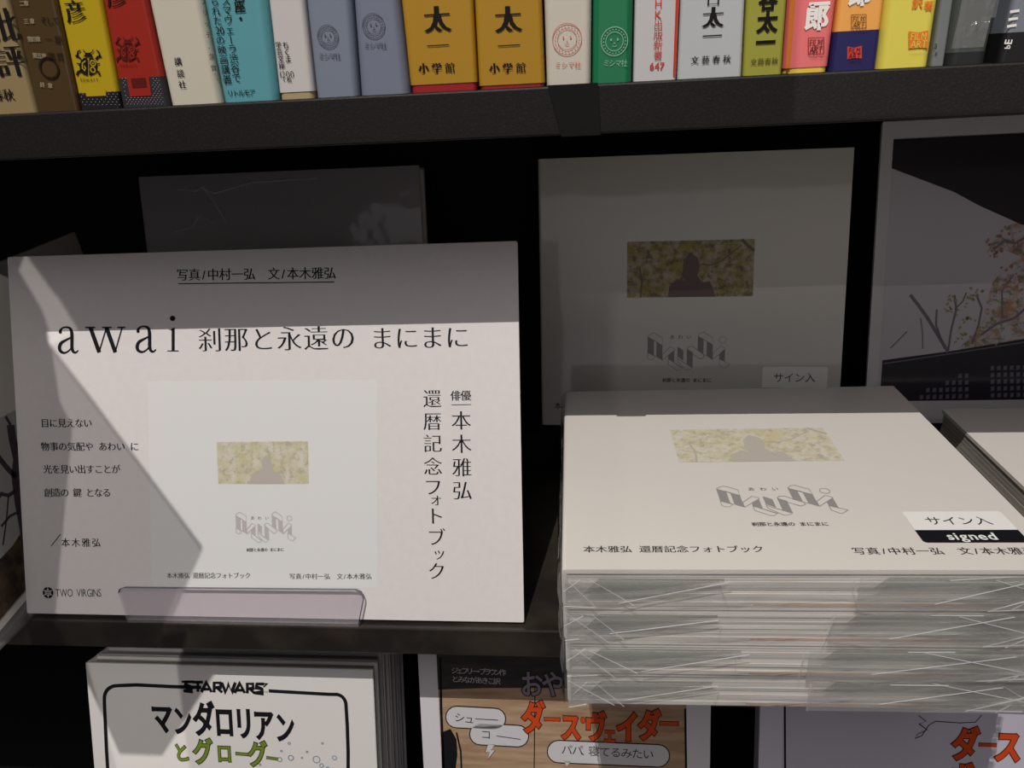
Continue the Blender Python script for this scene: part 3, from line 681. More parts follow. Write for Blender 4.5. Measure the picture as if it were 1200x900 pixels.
# left: photo board seen almost edge-on
lex = Vector((-.14, 1, 0)).normalized(); ley = Vector((-.09, .0, 1)).normalized()
lt, LP = panel('photo_board', 'photo board of a bare tree, seen from the side beside the white sign', (-.0024, -.034, .0022), lex, ley, .25, .1875, .003, mat('beige_photo_board', (236, 228, 220), .5, .3, .4, .1))
q = Ink(LP); q.ppoly([(-60, 512), (0, 490), (24, 478), (70, 455), (70, 640), (36, 686), (-60, 800)][::-1])
q.v = [(min(max(a, .004), .246), min(max(c_, .004), .1835)) for a, c_ in q.v]; q.build('printed_sky', mat('pale_scene_print', (186, 182, 180), .5, .3), lt, .0001)
q = Ink(LP); q.ppoly([(-60, 700), (0, 655), (14, 640), (40, 600), (70, 560), (70, 640), (36, 684), (-60, 798)][::-1])
q.v = [(min(max(a, .004), .246), min(max(c_, .005), .18)) for a, c_ in q.v]
q.build('printed_ground', noise_tint(mat('brown_ground_print', (96, 80, 60), .6, .3), (58, 46, 44), 70, .4, .6), lt, .00016)
q = Ink(LP)
for pts, w in (([(30, 660), (26, 620), (20, 590), (16, 560), (18, 540), (12, 515), (10, 500)], 9), ([(17, 560), (8, 552), (-6, 535)], 5), ([(19, 575), (8, 582), (0, 580), (-10, 590)], 3), ([(22, 600), (10, 606), (0, 618)], 2), ([(10, 500), (4, 490)], 3), ([(8, 582), (6, 610), (2, 640)], 1.6)): q.pline(pts, w)
q.build('printed_tree', mat('purple_trunk_print', (84, 66, 78), .6, .3), lt, .0002)
t = thing('acrylic_plate', 'clear acrylic plate lying under the photo board at the left edge', 'stand', (-.03, .05, 0))
b = Mb(); b.box(-.06, .034, -.088, .125, .0003, .0019); b.v = [v + Vector((0, 0, 0)) for v in b.v]; b.build('plate', M_ACRYL, t)

# ------------------------------------------------------------------ books on the upper shelf
YF = .002
SPN = Plane((0, YF, ZS), (1, 0, 0), (0, 0, 1))
def tri(c, k): return tuple(max(0, min(255, int(x * k))) for x in c)
def spine_book(label, x0, x1, rgb, lean0=0, lean1=0, h=.186, rad=.002, foot=None, foot_h=0, rough=.45, depth=.128, coat=.25, base=.0):
    """upright book, spine to the front; x0..x1 at the foot, sides leaning by lean0 / lean1"""
    t = thing('book', label, 'book', ((x0 + x1) / 2, YF, ZS + .0001), None, 'books in the row on the upper shelf')
    cx = (x0 + x1) / 2; w = (x1 - x0) / 2 - .00015
    m = bumped(mat('jacket_%d_%d_%d' % rgb, rgb, rough, .35, coat, .15), 60, .06, .001)
    def sec(y0, hw0, r):
        out = []
        for i in range(9): a = math.radians(180 + 90 * i / 8); out.append((-hw0 + r * 1.0 + r * math.cos(a), y0 + r * 1.3 + r * 1.3 * math.sin(a)))
        for i in range(9): a = math.radians(270 + 90 * i / 8); out.append((hw0 - r * 1.0 + r * math.cos(a), y0 + r * 1.3 + r * 1.3 * math.sin(a)))
        return out
    def shell(name, y0, hw, r, z0, z1, m_, th=.0016):
        b = Mb(); o_ = sec(y0, hw, r); i_ = [(x * (1 - th / hw) if abs(x) > hw - r else x * (1 - th / hw), y + th) for x, y in o_]
        prof = o_ + [(hw, depth), (hw - th, depth)] + i_[::-1] + [(-hw + th, depth), (-hw, depth)]
        n = len(o_)
        def mp(x, y, z): 
            l = lean0 + (lean1 - lean0) * (x + hw) / (2 * hw); return Vector((x + l * z, y, z))
        full = o_ + [(hw, depth)]; full = [(-hw, depth)] + full
        inn = i_ + [(hw - th, depth)]; inn = [(-hw + th, depth)] + inn
        N = len(full); V = [mp(x, y, z) for z in (z0, z1) for x, y in full + inn]; Fs = []
        for i in range(N - 1):
            Fs += [(i, i + 1, 2 * N + i + 1, 2 * N + i), (N + i + 1, N + i, 3 * N + i, 3 * N + i + 1), (i, N + i, N + i + 1, i + 1), (2 * N + i, 2 * N + i + 1, 3 * N + i + 1, 3 * N + i)]
        for i in (0, N - 1): Fs.append((i, N + i, 3 * N + i, 2 * N + i))
        b.add(V, Fs); o = b.build(name, m_, t)
        return o
    if foot: shell('paper_band' if foot_h > .004 else 'binding', 0.0003 if foot_h <= .004 else -.00015, w - (.0004 if foot_h <= .004 else -.0001), rad, base, foot_h if foot_h > .004 else foot_h + .003, mat('foot_%d_%d_%d' % foot, foot, .5, .3, .2, .2))
    shell('jacket', 0, w, rad, foot_h if (foot and foot_h > .004) else foot_h, h, m)
    b = Mb(); z0, z1 = .003, h - .003; xs = w - .0022
    V = []
    for z in (z0, z1):
        for x, y in ((-xs, .004 + rad), (xs, .004 + rad), (xs, depth - .003), (-xs, depth - .003)):
            l = lean0 + (lean1 - lean0) * (x + w) / (2 * w); V.append((x + l * z, y, z))
    b.add(V, [(0, 3, 2, 1), (4, 5, 6, 7), (0, 1, 5, 4), (1, 2, 6, 5), (2, 3, 7, 6), (3, 0, 4, 7)]); b.build('page_block', M_PLAINPAGES, t)
    return t
def ink(t, m, name='spine_lettering', h=.0004):
    q = Ink(SPN); q._t, q._m, q._n, q._h = t, m, name, h; return q
def done(q): return q.build(q._n, q._m, q._t, q._h)
I_BLK = mat('spine_black', (24, 20, 18), .6, .2); I_WHT = mat('spine_white', (232, 228, 222), .6, .2); I_RED = mat('spine_red', (206, 62, 40), .6, .2)
I_GRY = mat('spine_grey', (92, 94, 108), .6, .2)

def smile(t, u, v, r, m, v2, txt_u0, txt_u1, w=.9):
    q = ink(t, m, 'publisher_emblem'); k = SPN.scale(u, v); c = SPN.meas(u, v); R_ = r * k
    q.ring(*c, R_, w * k); q.ring(*c, R_ * .66, w * .8 * k)
    for i in range(22):
        a = 2 * math.pi * i / 22; q.disc(c[0] + R_ * .83 * math.cos(a), c[1] + R_ * .83 * math.sin(a), .75 * k, n=6)
    for s in (-1, 1): q.disc(c[0] + s * R_ * .25, c[1] + R_ * .12, 1.0 * k, 1.5 * k, 8)
    q.disc(c[0], c[1] - R_ * .12, .9 * k, .8 * k, 8); q.ribbon([(c[0] - R_ * .16, c[1] - R_ * .3), (c[0], c[1] - R_ * .36), (c[0] + R_ * .16, c[1] - R_ * .3)], .7 * k)
    done(q); q = ink(t, m); q.prow('ミシマ社', txt_u0, v2, txt_u1, v2, 8, SANS); done(q)

def beetle(t, u, v, s, m, mhole):
    q = ink(t, m, 'beetle_emblem'); P = lambda x, y: SPN.meas(u + x * s, v + y * s); k = SPN.scale(u, v) * s
    for sg in (-1, 1):
        q.poly([P(sg * x, y) for x, y in ([(1, -8), (5, -9), (9, -5), (11, 1), (10, 7), (7, 11), (2, 13), (1, 13)][::sg])][::1])
        q.ribbon([P(sg * 10, -1), P(sg * 14, -2)], 1.4 * k); q.ribbon([P(sg * 9, 7), P(sg * 13, 9), P(sg * 14, 13)], 2.2 * k)
        q.ribbon([P(sg * 9, -7), P(sg * 12, -10), P(sg * 16, -11)], 2 * k); q.ribbon([P(sg * 14, -10), P(sg * 13, -16), P(sg * 10, -18)], 1.6 * k)
        q.ribbon([P(sg * 2, -14), P(sg * 5, -16), P(sg * 6, -19)], 1 * k)
    q.poly([P(x, y) for x, y in [(-6, -10), (6, -10), (4, -13), (3, -15), (-3, -15), (-4, -13)]])
    q.row('filmart', P(-11, 16)[0], P(12, 16)[0], P(0, 18)[1], 5.5 * k, SANS); a = done(q)
    q = ink(t, mhole, 'emblem_pattern', .00055)
    q.ribbon([P(-3, -5), P(-7, -2), P(-7, 4), P(-4, 7), P(-3, 4), P(-5, 1)], 1.3 * k); q.ring(*P(6, -2), 3 * k, 1.3 * k, 14); q.ring(*P(6, 6), 2.8 * k, 1.3 * k, 14); q.disc(*P(6, -2), 1 * k, n=8)
    e = done(q); e.parent = a

def filmart(t, u, v, w, hgt, m, solid=None, skew=0):
    if solid:
        q = ink(t, solid, 'film_emblem'); q.ppoly([(u - w / 2, v - hgt / 2), (u, v - hgt / 2 + 1.5), (u + w / 2, v - hgt / 2 - 1), (u + w / 2, v + hgt / 2 - 1), (u, v + hgt / 2 - 1.5), (u - w / 2, v + hgt / 2)][::-1]); a = done(q)
    q = ink(t, m, 'emblem_lettering', .00055)
    if not solid: q.pline([(u - w / 2, v - hgt / 2), (u + w / 2, v - hgt / 2 - .5), (u + w / 2, v + hgt / 2 - .5), (u - w / 2, v + hgt / 2)], .7, True)
    q.prow('FILM', u - w * .42, v - hgt * .20, u + w * .42, v - hgt * .22, hgt * .56, SANS, .72); q.prow('ART', u - w * .42, v + hgt * .23, u + w * .42, v + hgt * .21, hgt * .56, SANS, .85)
    q.prow('フィルムアート社', u - w * .45, v + hgt * .68, u + w * .45, v + hgt * .67, 2.8, SANS); e = done(q)
    if solid: e.parent = a

t = spine_book('tan book with large black characters at the left end of the upper shelf', .060, .0958, (150, 130, 92), .02, .025, depth=.128, coat=.6)
q = ink(t, I_BLK); q.pch('批', 4, 30, 38, dict(ox=.028, oy=-.014)); q.pch('評', 12, 72, 36, dict(ox=.028, oy=-.014)); q.prow('文藝春秋', -34, 113, 17, 111, 13, MINS); done(q)
t = spine_book('dark brown glossy book with small white words, left of the yellow book', .0960, .1156, (74, 54, 24), .025, .05, foot=None, coat=.9)
q = ink(t, mat('dim_white', (150, 136, 110), .6, .2)); q.prow('第四章', 33, 46, 48, 46, 6, BOLD); q.prow('第五章', 39, 65, 55, 66, 6, BOLD); q.prow('二章', 24, 4, 34, 4, 6, BOLD); q.prow('三章', 28, 25, 42, 25, 6, BOLD); q.prow('終章', 46, 99, 64, 101, 6, BOLD); done(q)
q = ink(t, mat('dim_black', (38, 26, 12), .6, .2), 'chapter_words'); q.prow('そして', 48, 24, 70, 25, 9, SANS); q.prow('一部', 52, 46, 74, 47, 9, SANS); q.prow('鑑賞', 56, 66, 76, 67, 9, SANS); q.ring(*SPN.meas(58, 80), .004, .0009); done(q)
YEL = (186, 158, 20)
t = spine_book('bright yellow book with a black beetle emblem, beside the red one', .1158, .1349, YEL, .05, .059, foot=(30, 28, 32), foot_h=.0068)
q = ink(t, I_BLK); q.pch('彦', 89, 14, 25, dict(ox=.028, oy=-.014)); done(q); beetle(t, 104, 76, .95, I_BLK, mat('jacket_%d_%d_%d' % YEL, YEL))
q = ink(t, mat('jacket_%d_%d_%d' % YEL, YEL), 'band_label'); q.ppoly([(100, 104.5), (124, 104.5), (125, 112), (102, 113)][::-1]); done(q)
def dots(t, m, u0, u1, v0, v1, st, sl, skip=None):
    q = ink(t, m, 'band_dots')
    v = v0; j = 0
    while v < v1:
        u = u0 + (st / 2 if j % 2 else 0)
        while u < u1:
            uu = u + (v - v0) * sl
            if not (skip and skip[0] < uu < skip[1] and v < skip[2]): q.disc(*SPN.meas(uu, v), .00019, n=5)
            u += st
        v += st * .62; j += 1
    done(q)
dots(t, mat('dot_grey', (170, 168, 172), .6, .2), 95, 138, 107, 125, 5, .2, (99, 126, 114))
RED = (156, 38, 24)
t = spine_book('red book with a black beetle emblem, third colour along from the left', .1351, .1566, RED, .059, -.002, foot=(48, 46, 50), foot_h=.0118)
q = ink(t, I_BLK); q.pch('彦', 136, -4, 24, dict(ox=.028, oy=-.014)); done(q); beetle(t, 150, 60, .9, mat('maroon_ink', (92, 24, 18), .6, .2), mat('jacket_%d_%d_%d' % RED, RED))
q = ink(t, mat('jacket_%d_%d_%d' % RED, RED), 'band_label'); q.ppoly([(149, 91), (175, 90), (178, 112), (153, 113)][::-1]); done(q)
q = ink(t, mat('maroon_ink', (92, 24, 18)), 'band_words', .00055); q.ppoly([(154, 92), (171, 91), (173, 102), (156, 103)][::-1]); done(q)
dots(t, mat('dot_grey', (170, 168, 172)), 144, 188, 92, 123, 4, .2, (148, 179, 114))
t = spine_book('plain off-white book with tiny vertical publisher name, between red and turquoise books', .1568, .1800, (208, 200, 182), -.002, -.015, rad=.003)
q = ink(t, I_BLK)
for c_, u, v in zip('講談社', (209, 212, 214), (72, 86, 99)): q.pch(c_, u, v, 9, MINS)
done(q)
TEAL = (94, 160, 170)
t = spine_book('turquoise book with columns of black Japanese text', .1802, .2052, TEAL, -.015, .05, rad=.004)
q = ink(t, I_BLK)
for i, c_ in enumerate('国座・'): q.pch(c_, 280 + i * 1.2, -6 + i * 14, 13, BOLD)
for i, c_ in enumerate('スマヴェーラ渋谷で'): q.pch(c_, 265 + i * 1.55, 1 + i * 11.3, 11, SANS, rot=(math.pi / 2 if c_ == 'ー' else 0))
for i, c_ in enumerate('られた'): q.pch(c_, 252 + i * 1.6, 2 + i * 11.2, 10.5, SANS)
q.prow('20', 253, 35.5, 263, 35.5, 11, SANS)
for i, c_ in enumerate('の映画講義'): q.pch(c_, 258.6 + i * 2.0, 47 + i * 11.6, 10.5, SANS)
for i, c_ in enumerate('ブリッテ、蓮實'): q.pch(c_, 239 + i * 2.0, 2 + i * 13, 7, SANS)
q.prow('リトルモア', 267, 109.5, 299, 108.5, 8, SANS); done(q)
t = spine_book('thin white paperback with price 1200 in small type', .2054, .2212, (208, 202, 198), .05, .035, h=.15, foot=(176, 156, 118), foot_h=.0028, rad=.0022)
q = ink(t, I_BLK)
for i, c_ in enumerate('ちくま'): q.pch(c_, 335 + i * 1.5, 53 + i * 8.2, 8.2, MINS)
for i, c_ in enumerate('学芸文庫'): q.pch(c_, 326.5 + i * 1.4, 53 + i * 8, 7.4, MINS)
q.prow('1200', 328, 87, 345, 86.5, 10, LIGHT); q.prow('+税', 331, 94, 343, 93.5, 6, SANS); done(q)
BG = (126, 134, 150)
t = spine_book('blue-grey book with a round face emblem, left of its twin', .2214, .2400, BG, .035, .05, rad=.003)
smile(t, 384.5, 43, 12, I_GRY, 66, 374, 399)
t = spine_book('second blue-grey book with a round face emblem, beside the mustard books', .2402, .2619, (122, 128, 146), .05, -.015, rad=.004)
smile(t, 438, 30.5, 13, I_GRY, 53.5, 427, 453)
MUS = (180, 134, 30)
for lb, x0, x1, u, du in (('left one of two mustard yellow books with bold black name, red foot', .2621, .2905, 513.5, 0), ('right one of two mustard yellow books with bold black name', .2907, .3182, 596.5, 1)):
    t = spine_book(lb, x0, x1, MUS, -.01 if not du else .012, .012 if not du else -.008, foot=(158, 30, 34), foot_h=.0030 if not du else .0014, rad=.0018)
    q = ink(t, I_BLK); q.pch('太', u - 1, 23, 30, MINB); q.pch('一', u, 54, 26, dict(ox=.04, oy=-.02)); q.pch('小', u - 17, 80, 12, MINB); q.pch('学', u - 1.5, 80, 12, MINB); q.pch('館', u + 14, 79.5, 12, dict(ox=.028, oy=-.014)); done(q)
t = spine_book('white book with a pale red round face emblem, overhanging the painted shadow patch', .3186, .3369, (212, 204, 190), .0, .02, rad=.0026)
smile(t, 664.5, 46, 17, mat('pale_red_ink', (214, 124, 112), .6, .2), 76, 650, 681)
GRN = (16, 122, 76)
t = spine_book('green book with a white round face emblem', .3371, .3533, GRN, .02, .012, rad=.003, coat=.7)
smile(t, 720, 48.5, 15.5, mat('pale_green_ink', (150, 196, 170), .6, .2), 74, 707, 735)
t = spine_book('white slim book with red vertical lettering and number 647', .3536, .3709, (206, 203, 203), .012, .013, rad=.0012)
q = ink(t, I_RED)
for c_, v in zip('HK出版新書', (4, 17, 29, 41, 53, 65)): q.pch(c_, 771.5 - (v - 5) * .01, v, 13 if ord(c_) < 200 else 11, SANS)
q.pch('N', 772, -9, 14, BOLD); q.prow('647', 761, 77.5, 779, 77, 11, BOLD); done(q)
q = ink(t, I_RED, 'edge_stripe'); q.ppoly([(792, -6), (795.5, -6), (791.5, 89), (788.5, 89)][::-1]); done(q)
t = spine_book('wide white book with thin black name, left of the olive book', .3711, .3966, (196, 198, 198), .013, -.017, rad=.0015)
q = ink(t, I_BLK); q.pch('谷', 836, -5, 24, MIN); q.pch('太', 835.5, 20.5, 24, MINB); q.pch('一', 834.5, 42.5, 22, MINB); q.prow('文藝春秋', 808, 71, 858, 69, 9.6, MINS); done(q)
OLV = (166, 164, 62)
t = spine_book('olive green book with heavy black name', .3968, .4121, OLV, -.015, -.009, rad=.0015)
q = ink(t, I_BLK); q.pch('谷', 900, 1, 22, FAT); q.pch('太', 899, 26, 24, FAT); q.pch('一', 897, 50, 23, FAT); done(q)
q = ink(t, mat('olive_ink', (92, 90, 34), .6, .2), 'publisher_lettering'); q.prow('文藝春秋', 879, 73, 912, 71, 8, MINS); done(q)
PNK = (226, 112, 112)
t = spine_book('pink book with ornate white characters and film emblem', .4124, .4300, PNK, -.009, .022, foot=(222, 190, 70), foot_h=.0020, rad=.003)
q = ink(t, I_WHT); q.pch('三', 961, -5, 26, FAT); q.pch('郎', 957, 21, 29, FAT); done(q); filmart(t, 956, 54, 18, 19, mat('maroon_ink', (92, 24, 18)))
q = ink(t, mat('orange_edge', (214, 120, 40), .5, .3), 'jacket_edge', .0003); q.ppoly([(926, -6), (932, -6), (925.5, 80), (920.5, 80)][::-1]); done(q)
ORG = (232, 162, 80)
t = spine_book('light orange book with a navy blue foot and film emblems', .4302, .4478, ORG, .022, .0, foot=(34, 30, 84), foot_h=.0142, rad=.0018)
q = ink(t, I_WHT); q.pch('郎', 1008, -7, 28, FAT); done(q); filmart(t, 1006, 25.5, 17, 16, mat('brown_ink', (96, 52, 20), .6, .2)); filmart(t, 1001, 62, 17, 15, mat('navy_ink', (44, 24, 60), .6, .2), I_RED)
YF2 = (216, 200, 82)
t = spine_book('pale yellow book with orange film emblem', .4480, .4678, YF2, .0, .004, rad=.0034)
q = ink(t, mat('orange_ink', (222, 122, 40), .6, .2)); q.pch('訳', 1075, 4, 13, BOLD); q.pch('著', 1088, 7, 11, BOLD); done(q); filmart(t, 1076, 47, 23, 21, mat('jacket_%d_%d_%d' % YF2, YF2), mat('orange_ink', (222, 122, 40)))
t = spine_book('thin mid-grey book at the right, next to the pale yellow one', .4680, .4731, (112, 116, 116), .004, -.010, rad=.001, coat=.7)
q = ink(t, I_BLK); q.pch('3', 1096, 54, 8, SANS); q.pch('m', 1096, 63, 6, SANS, rot=1.57); done(q)
t = spine_book('dark grey-green book in shiny loose film at the right', .4733, .4890, (72, 76, 70), -.01, .05, rad=.004, coat=1.0, foot=(38, 38, 40), foot_h=.0045)
fm = Mb()
for i in range(8):
    for j in range(6):
        q_ = j / 5; fm.v.append(Vector((-.0068 + .0136 * i / 7 + .05 * .004 * j, -.0009 - .0012 * math.sin(3.1 * q_) - .0006 * math.sin(i * 2.1 + j), .006 + .05 * q_)))
for i in range(7):
    for j in range(5):
        if i == 6 and j == 0: continue
        a = i * 6 + j; fm.f.append((a, a + 6, a + 7, a + 1)); fm.mi.append(0)
fm.build('loose_film', M_FLAP, t, smooth=True)
t = spine_book('black-footed silver-grey book with sideways white letters, right end of the shelf', .4928, .5160, (120, 124, 134), .06, .03, rad=.002, coat=.6, foot=(28, 27, 28), foot_h=.0105)
q = ink(t, I_WHT); 
for dv in (0, 9, 17): q.pline([(1183 - dv * .2, 14 + dv), (1194 - dv * .2, 12.5 + dv)], 3)
q.pch('E', 1181, 49, 12, BOLD, rot=1.5); q.pch('b', 1180, 55, 9, BOLD, rot=1.5); done(q)
t = spine_book('black book just beyond the right edge end of the row', .5165, .545, (40, 40, 44), .03, .03)

# ------------------------------------------------------------------ comics on the lower tray
CW = .187
def comic(label, xl, ytop, ztop, lean, T, cover_rgb, group=None, yaw=0, cw=CW):
    rot = Euler((0, 0, yaw)).to_matrix() @ Euler((math.pi / 2 - lean, 0, 0)).to_matrix()
    up_ = rot @ Vector((0, 1, 0)); nn = rot @ Vector((0, 0, 1))
    bl = Vector((xl, ytop, ztop)) - up_ * cw
    loc = bl - nn * T
    t = thing('picture_book', label, 'book', loc, rot, group)
    m = bumped(mat('comic_%d_%d_%d' % cover_rgb, cover_rgb, .4, .35, .5, .1), 10, .1, .002, coat_only=True)
    b = Mb(); bd = .0022
    b.box(0, cw, 0, cw, T - bd, T); b.box(0, cw, 0, cw, 0, bd); b.box(0, bd, 0, cw, bd, T - bd)
    b.build('cover', m, t, .0005)
    b = Mb(); b.box(bd, cw - .002, .002, cw - .002, bd, T - bd); b.build('page_block', M_PAGESG, t)
    return t, Plane(bl, rot @ Vector((1, 0, 0)), up_), rot
CT = .0118; LC = .30
PL0 = Plane((0, .022, -.052), (1, 0, 0), (0, math.sin(LC), math.cos(LC)))
xl = PL0.meas(100, 778)[0]; xr = PL0.meas(437, 786)[0]; cw1 = xr - xl
nrm_back = Vector((0, math.cos(LC), -math.sin(LC)))
SWR = (232, 228, 224)
t, P1, r1 = comic('front white picture book with rounded black frame and green title on the tray', xl, .022, -.052, LC, CT, SWR, 'white picture books on the tray', cw=cw1)
ords = ['second', 'third', 'fourth', 'fifth', 'sixth']
for i in range(5):
    c_ = Vector((xl + .0006 * ((i * 7) % 3 - 1), .022, -.052)) + nrm_back * (CT + .0007) * (i + 1)
    comic('%s white picture book from the front, tucked behind the one with green title' % ords[i], c_.x, c_.y, c_.z + .001 * (i % 2), LC, CT, (214, 210, 210) if i % 2 else (196, 190, 194), 'white picture books on the tray', cw=cw1)
q = Ink(P1)
arc = lambda cx, cy, r, a0, a1, n=7: [(cx + r * math.cos(math.radians(a0 + (a1 - a0) * i / n)), cy + r * math.sin(math.radians(a0 + (a1 - a0) * i / n))) for i in range(n + 1)]
q.pline([(130, 960), (125, 880), (122.5, 825)] + arc(136.5, 817.5, 14, 180, 270) + [(160, 802.5), (200, 804.5), (236, 805.5)], 4)
q.pline([(315, 809.5), (350, 811.5), (385, 813.5)] + arc(393, 826, 12.5, -80, 0) + [(407, 850), (408, 880), (408, 960)], 4)
q.build('cover_frame', M_BLACK, t, .00014)
q = Ink(P1)
STROKES = {'S': [[(1.05, .95), (.15, .95), (.12, .62), (.85, .45), (.85, .07), (-.1, .07)]], 'T': [[(-.1, .95), (1.1, .95)], [(.5, .95), (.5, 0)]], 'A': [[(0, 0), (.5, .95), (1, 0)], [(.22, .28), (.78, .28)]],
           'R': [[(.1, 0), (.1, .95), (.85, .93), (.85, .5), (.15, .45)], [(.45, .45), (1.05, 0)]], 'W': [[(0, 1), (.27, .05), (.5, .85), (.73, .05), (1, 1)]]}
for c_, u0, u1 in (('S', 216, 226), ('T', 227, 237), ('A', 236, 248), ('R', 250, 260), ('W', 260, 276), ('A', 275, 287), ('R', 289, 298), ('S', 299, 309)):
    for st_ in STROKES[c_]: q.pline([(u0 + (u1 - u0) * x, 810.5 + (u0 - 222) * .03 - 12 * y) for x, y in st_], 3.4)
q.pline([(213, 798.8), (228, 798.6)], 2.6); q.pline([(307, 801.2), (313, 801.4), (309, 805)], 2.0)
q.prow('TM', 308.5, 811, 314, 811, 3, SANS)
q.build('series_lettering', M_BLACK, t, .00014)
q = Ink(P1)
for c_, u, v, s_, sx_ in zip('マンダロリアン', (190, 214, 239, 263, 286, 309, 334), (842, 845, 843, 846, 848, 850, 853), (39, 38, 43, 42, 41, 41, 40), (.66, .58, .60, .56, .58, .60, .58)): q.pch(c_, u, v, s_, dict(ox=.050, oy=.030), sx=sx_)
q.build('title_lettering', M_BLACK, t, .00014)
GREEN = mat('olive_title_ink', (116, 140, 46), .6, .2)
for dm, st_, h_ in ((M_BLACK, dict(ox=.065, oy=.05), .00014), (GREEN, dict(ox=.03, oy=.018), .0002)):
    q = Ink(P1)
    for c_, u, v, s_, ro in zip('とグローグー', (213, 238, 263, 283.5, 302, 319), (882, 881, 883, 884, 884, 889), (24, 32, 25, 22, 32, 20), (.15, .03, 0, -.05, .03, -.12)): q.pch(c_, u, v, s_, st_, rot=ro, sx=.74)
    q.build('green_title', dm, t, h_)
q = Ink(P1)
for u, v, r in ((328, 890, 2.5), (341, 888, 3), (371, 890, 4), (392, 888, 2.4), (377, 897, 2.2), (339, 871, 1.3), (330, 880, 1), (360, 881, 1), (354, 888, .8), (378, 871, 1), (305, 896, 1), (384, 900, 1.5)):
    q.ring(*P1.meas(u, v), r * P1.scale(u, v), 1.0 * P1.scale(u, v), 14)
q.build('printed_bubbles', mat('bubble_ink', (130, 144, 160), .6, .2), t, .00014)

# brown picture book in the middle
LC2 = .24
PL0 = Plane((0, .045, -.0477), (1, 0, 0), (0, math.sin(LC2), math.cos(LC2)))
xa = PL0.meas(491, 800)[0]; xb_ = PL0.meas(833, 845)[0]; cw2 = xb_ - xa
t, P2, r2 = comic('picture book with brown wood cover, speech bubbles and orange title, under the front stack', xa, .045, -.0477, LC2, .013, (226, 222, 226), 'picture books on the tray', cw=cw2)
M_WOODP = noise_tint(mat('wood_print', (190, 160, 130), .45, .3, .4, .12), (160, 128, 100), 26, .35, .65, (1, 9, 1), 6)
ct = cw2 - .0015
q = Ink(P2); a0, _ = P2.meas(515, 840); a1, _ = P2.meas(804, 850); q.poly(rrect(a0, .012, a1, ct, .004)); q.build('wood_print', M_WOODP, t, .0001)
q = Ink(P2); yy = P2.meas(560, 806)[1]; q.poly([(a0, yy - .002), (a0 + .03, yy), (a0 + .06, yy + .001), (a1, yy + .003), (a1, ct), (a0, ct)]); q.build('dark_print', noise_tint(mat('night_print', (44, 40, 42), .45, .3, .4, .12), (66, 58, 54), 30, .4, .6, (1, 6, 1)), t, .00016)
for p_, w_ in (([(516, 770), (517, 830), (520, 905)], 3), ([(803, 830), (804, 905)], 2.5), ([(627, 800), (626, 905)], 1.2), ([(541, 905), (540, 880), (535, 858)], 2.0)):
    q = Ink(P2); q.pline(p_, w_); q.build('printed_line', M_BLACK, t, .0002)
q = Ink(P2); q.ppoly([(517, 858), (528, 854), (535, 866), (536, 884), (533, 910), (518, 910)][::-1]); q.build('printed_dark_shape', M_BLACK, t, .0002)
q = Ink(P2); q.prow('ジェフリー・ブラウン作', 530, 785.5, 592, 788, 9, SANS); q.build('author_lettering', mat('lilac_white_ink', (206, 196, 200), .6, .2), t, .00024); q = Ink(P2); q.prow('とみながあきこ訳', 530, 795.5, 586, 798.5, 9, SANS); q.build('translator_lettering', mat('lilac_white_ink', (206, 196, 200)), t, .00024)
for st_, dm, h_ in ((dict(ox=.065, oy=.05), M_BLACK, .00024), (BOLD, mat('lilac_ink', (150, 136, 150), .6, .2), .0003)):
    q = Ink(P2)
    for c_, u in zip('おやすみ', (623, 648, 676, 703)): q.pch(c_, u, 802, 35, st_, sx=.78)
    q.build('lilac_title', dm, t, h_)
ORT = mat('orange_title_ink', (208, 74, 30), .55, .25)
for st_, dm, h_ in ((dict(ox=.085, oy=.062), mat('dark_outline_ink', (60, 22, 12), .6, .2), .00036), (dict(ox=.052, oy=.034), ORT, .00044)):
    q = Ink(P2)
    for c_, u, v, s_ in zip('ダース・ヴェイダー', (625, 647, 669, 683, 698, 714.5, 735, 761, 784), (841, 843, 852, 844, 852, 860, 852, 850, 848), (43, 24, 38, 26, 40, 26, 42, 42, 28), ): q.pch(c_, u, v, s_, st_, sx=.62 if c_ not in 'ー' else .85)
    q.build('orange_title', dm, t, h_)
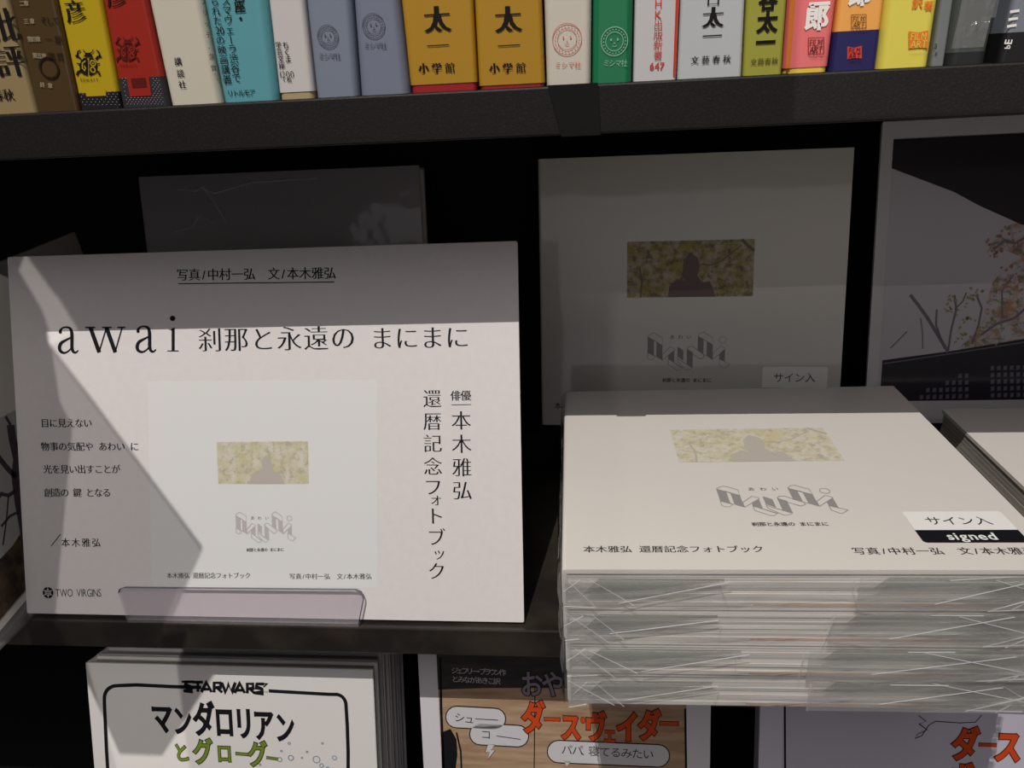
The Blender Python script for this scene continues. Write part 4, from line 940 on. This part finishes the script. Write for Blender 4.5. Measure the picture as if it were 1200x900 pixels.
def bubble(P, t, boxes, tails, h0=.0002):
    for grow, dm, h_ in ((1.3, M_BLACK, h0), (0, mat('bubble_white', (214, 212, 214), .5, .3), h0 + .00006)):
        q = Ink(P)
        for u0, v0, u1, v1 in boxes:
            r = (v1 - v0) / 2 + grow
            pts = [(u0 + r - grow - r * math.sin(math.pi * i / 8), (v0 + v1) / 2 - r * math.cos(math.pi * i / 8)) for i in range(9)]
            pts += [(u1 - r + grow + r * math.sin(math.pi * i / 8), (v0 + v1) / 2 + (u1 - u0) * .035 + r * math.cos(math.pi * i / 8)) for i in range(9)]
            q.ppoly(pts)
        for tl in tails:
            c = (sum(p[0] for p in tl) / len(tl), sum(p[1] for p in tl) / len(tl)); q.ppoly([(p[0] + (p[0] - c[0]) * grow * .12, p[1] + (p[1] - c[1]) * grow * .12) for p in tl])
        q.build('speech_bubble', dm, t, h_)
bubble(P2, t, [(523, 828, 592, 852), (551, 848, 619, 872), (642, 868, 784, 893)], [[(572, 872), (569, 881), (574, 881), (572, 889), (580, 879), (575, 879), (580, 872)], [(661, 891), (664, 898), (669, 892)]])
q = Ink(P2); q.prow('シュ', 533, 840, 556, 843, 13, SANS); q.pline([(557, 842), (584, 843.5)], 1); q.prow('コ', 562, 860, 577, 861, 13, SANS); q.pline([(582, 862), (610, 866)], 1)
q.prow('パパ、寝てるみたい', 658, 878, 766, 884, 14, SANS); q.build('bubble_lettering', M_SOFT, t, .0004)

# lilac picture book at right
PL0 = Plane((0, .045, -.0477), (1, 0, 0), (0, math.sin(LC2), math.cos(LC2)))
xa = PL0.meas(890, 850)[0]
t, P3, r3 = comic('lilac picture book with bold orange title, mostly hidden under the right of the stack', xa, .045, -.0477, LC2, .013, (214, 210, 222), 'picture books on the tray', cw=cw2)
a0, _ = P3.meas(917, 860); q = Ink(P3).poly([(a0, .01), (cw2 - .01, .01), (cw2 - .01, cw2 - .006), (a0, cw2 - .006)]); q.build('lilac_print', mat('lilac_print', (200, 194, 208), .45, .3, .4, .12), t, .0001)
q = Ink(P3); q.pline([(919.5, 800), (920, 905)], 2.5); q.build('printed_line', M_BLACK, t, .0002); q = Ink(P3); q.pline([(1076, 838), (1085, 845), (1077, 848), (1086, 855), (1075, 860), (1072, 865), (1080, 862), (1088, 850), (1096, 845), (1125, 847), (1143, 846), (1150, 838)], 1.1); q.build('printed_bubble_line', M_BLACK, t, .0002)
for st_, dm, h_ in ((dict(ox=.085, oy=.062), mat('dark_outline_ink', (60, 22, 12)), .00036), (dict(ox=.052, oy=.034), ORT, .00044)):
    q = Ink(P3)
    for c_, u, v, s_ in zip('ダースヴェ', (1131, 1157, 1181, 1127, 1152), (872, 873, 875, 911, 915), (47, 26, 47, 40, 26)): q.pch(c_, u, v, s_, st_, sx=.66 if c_ != 'ー' else .85)
    q.build('orange_title', dm, t, h_)
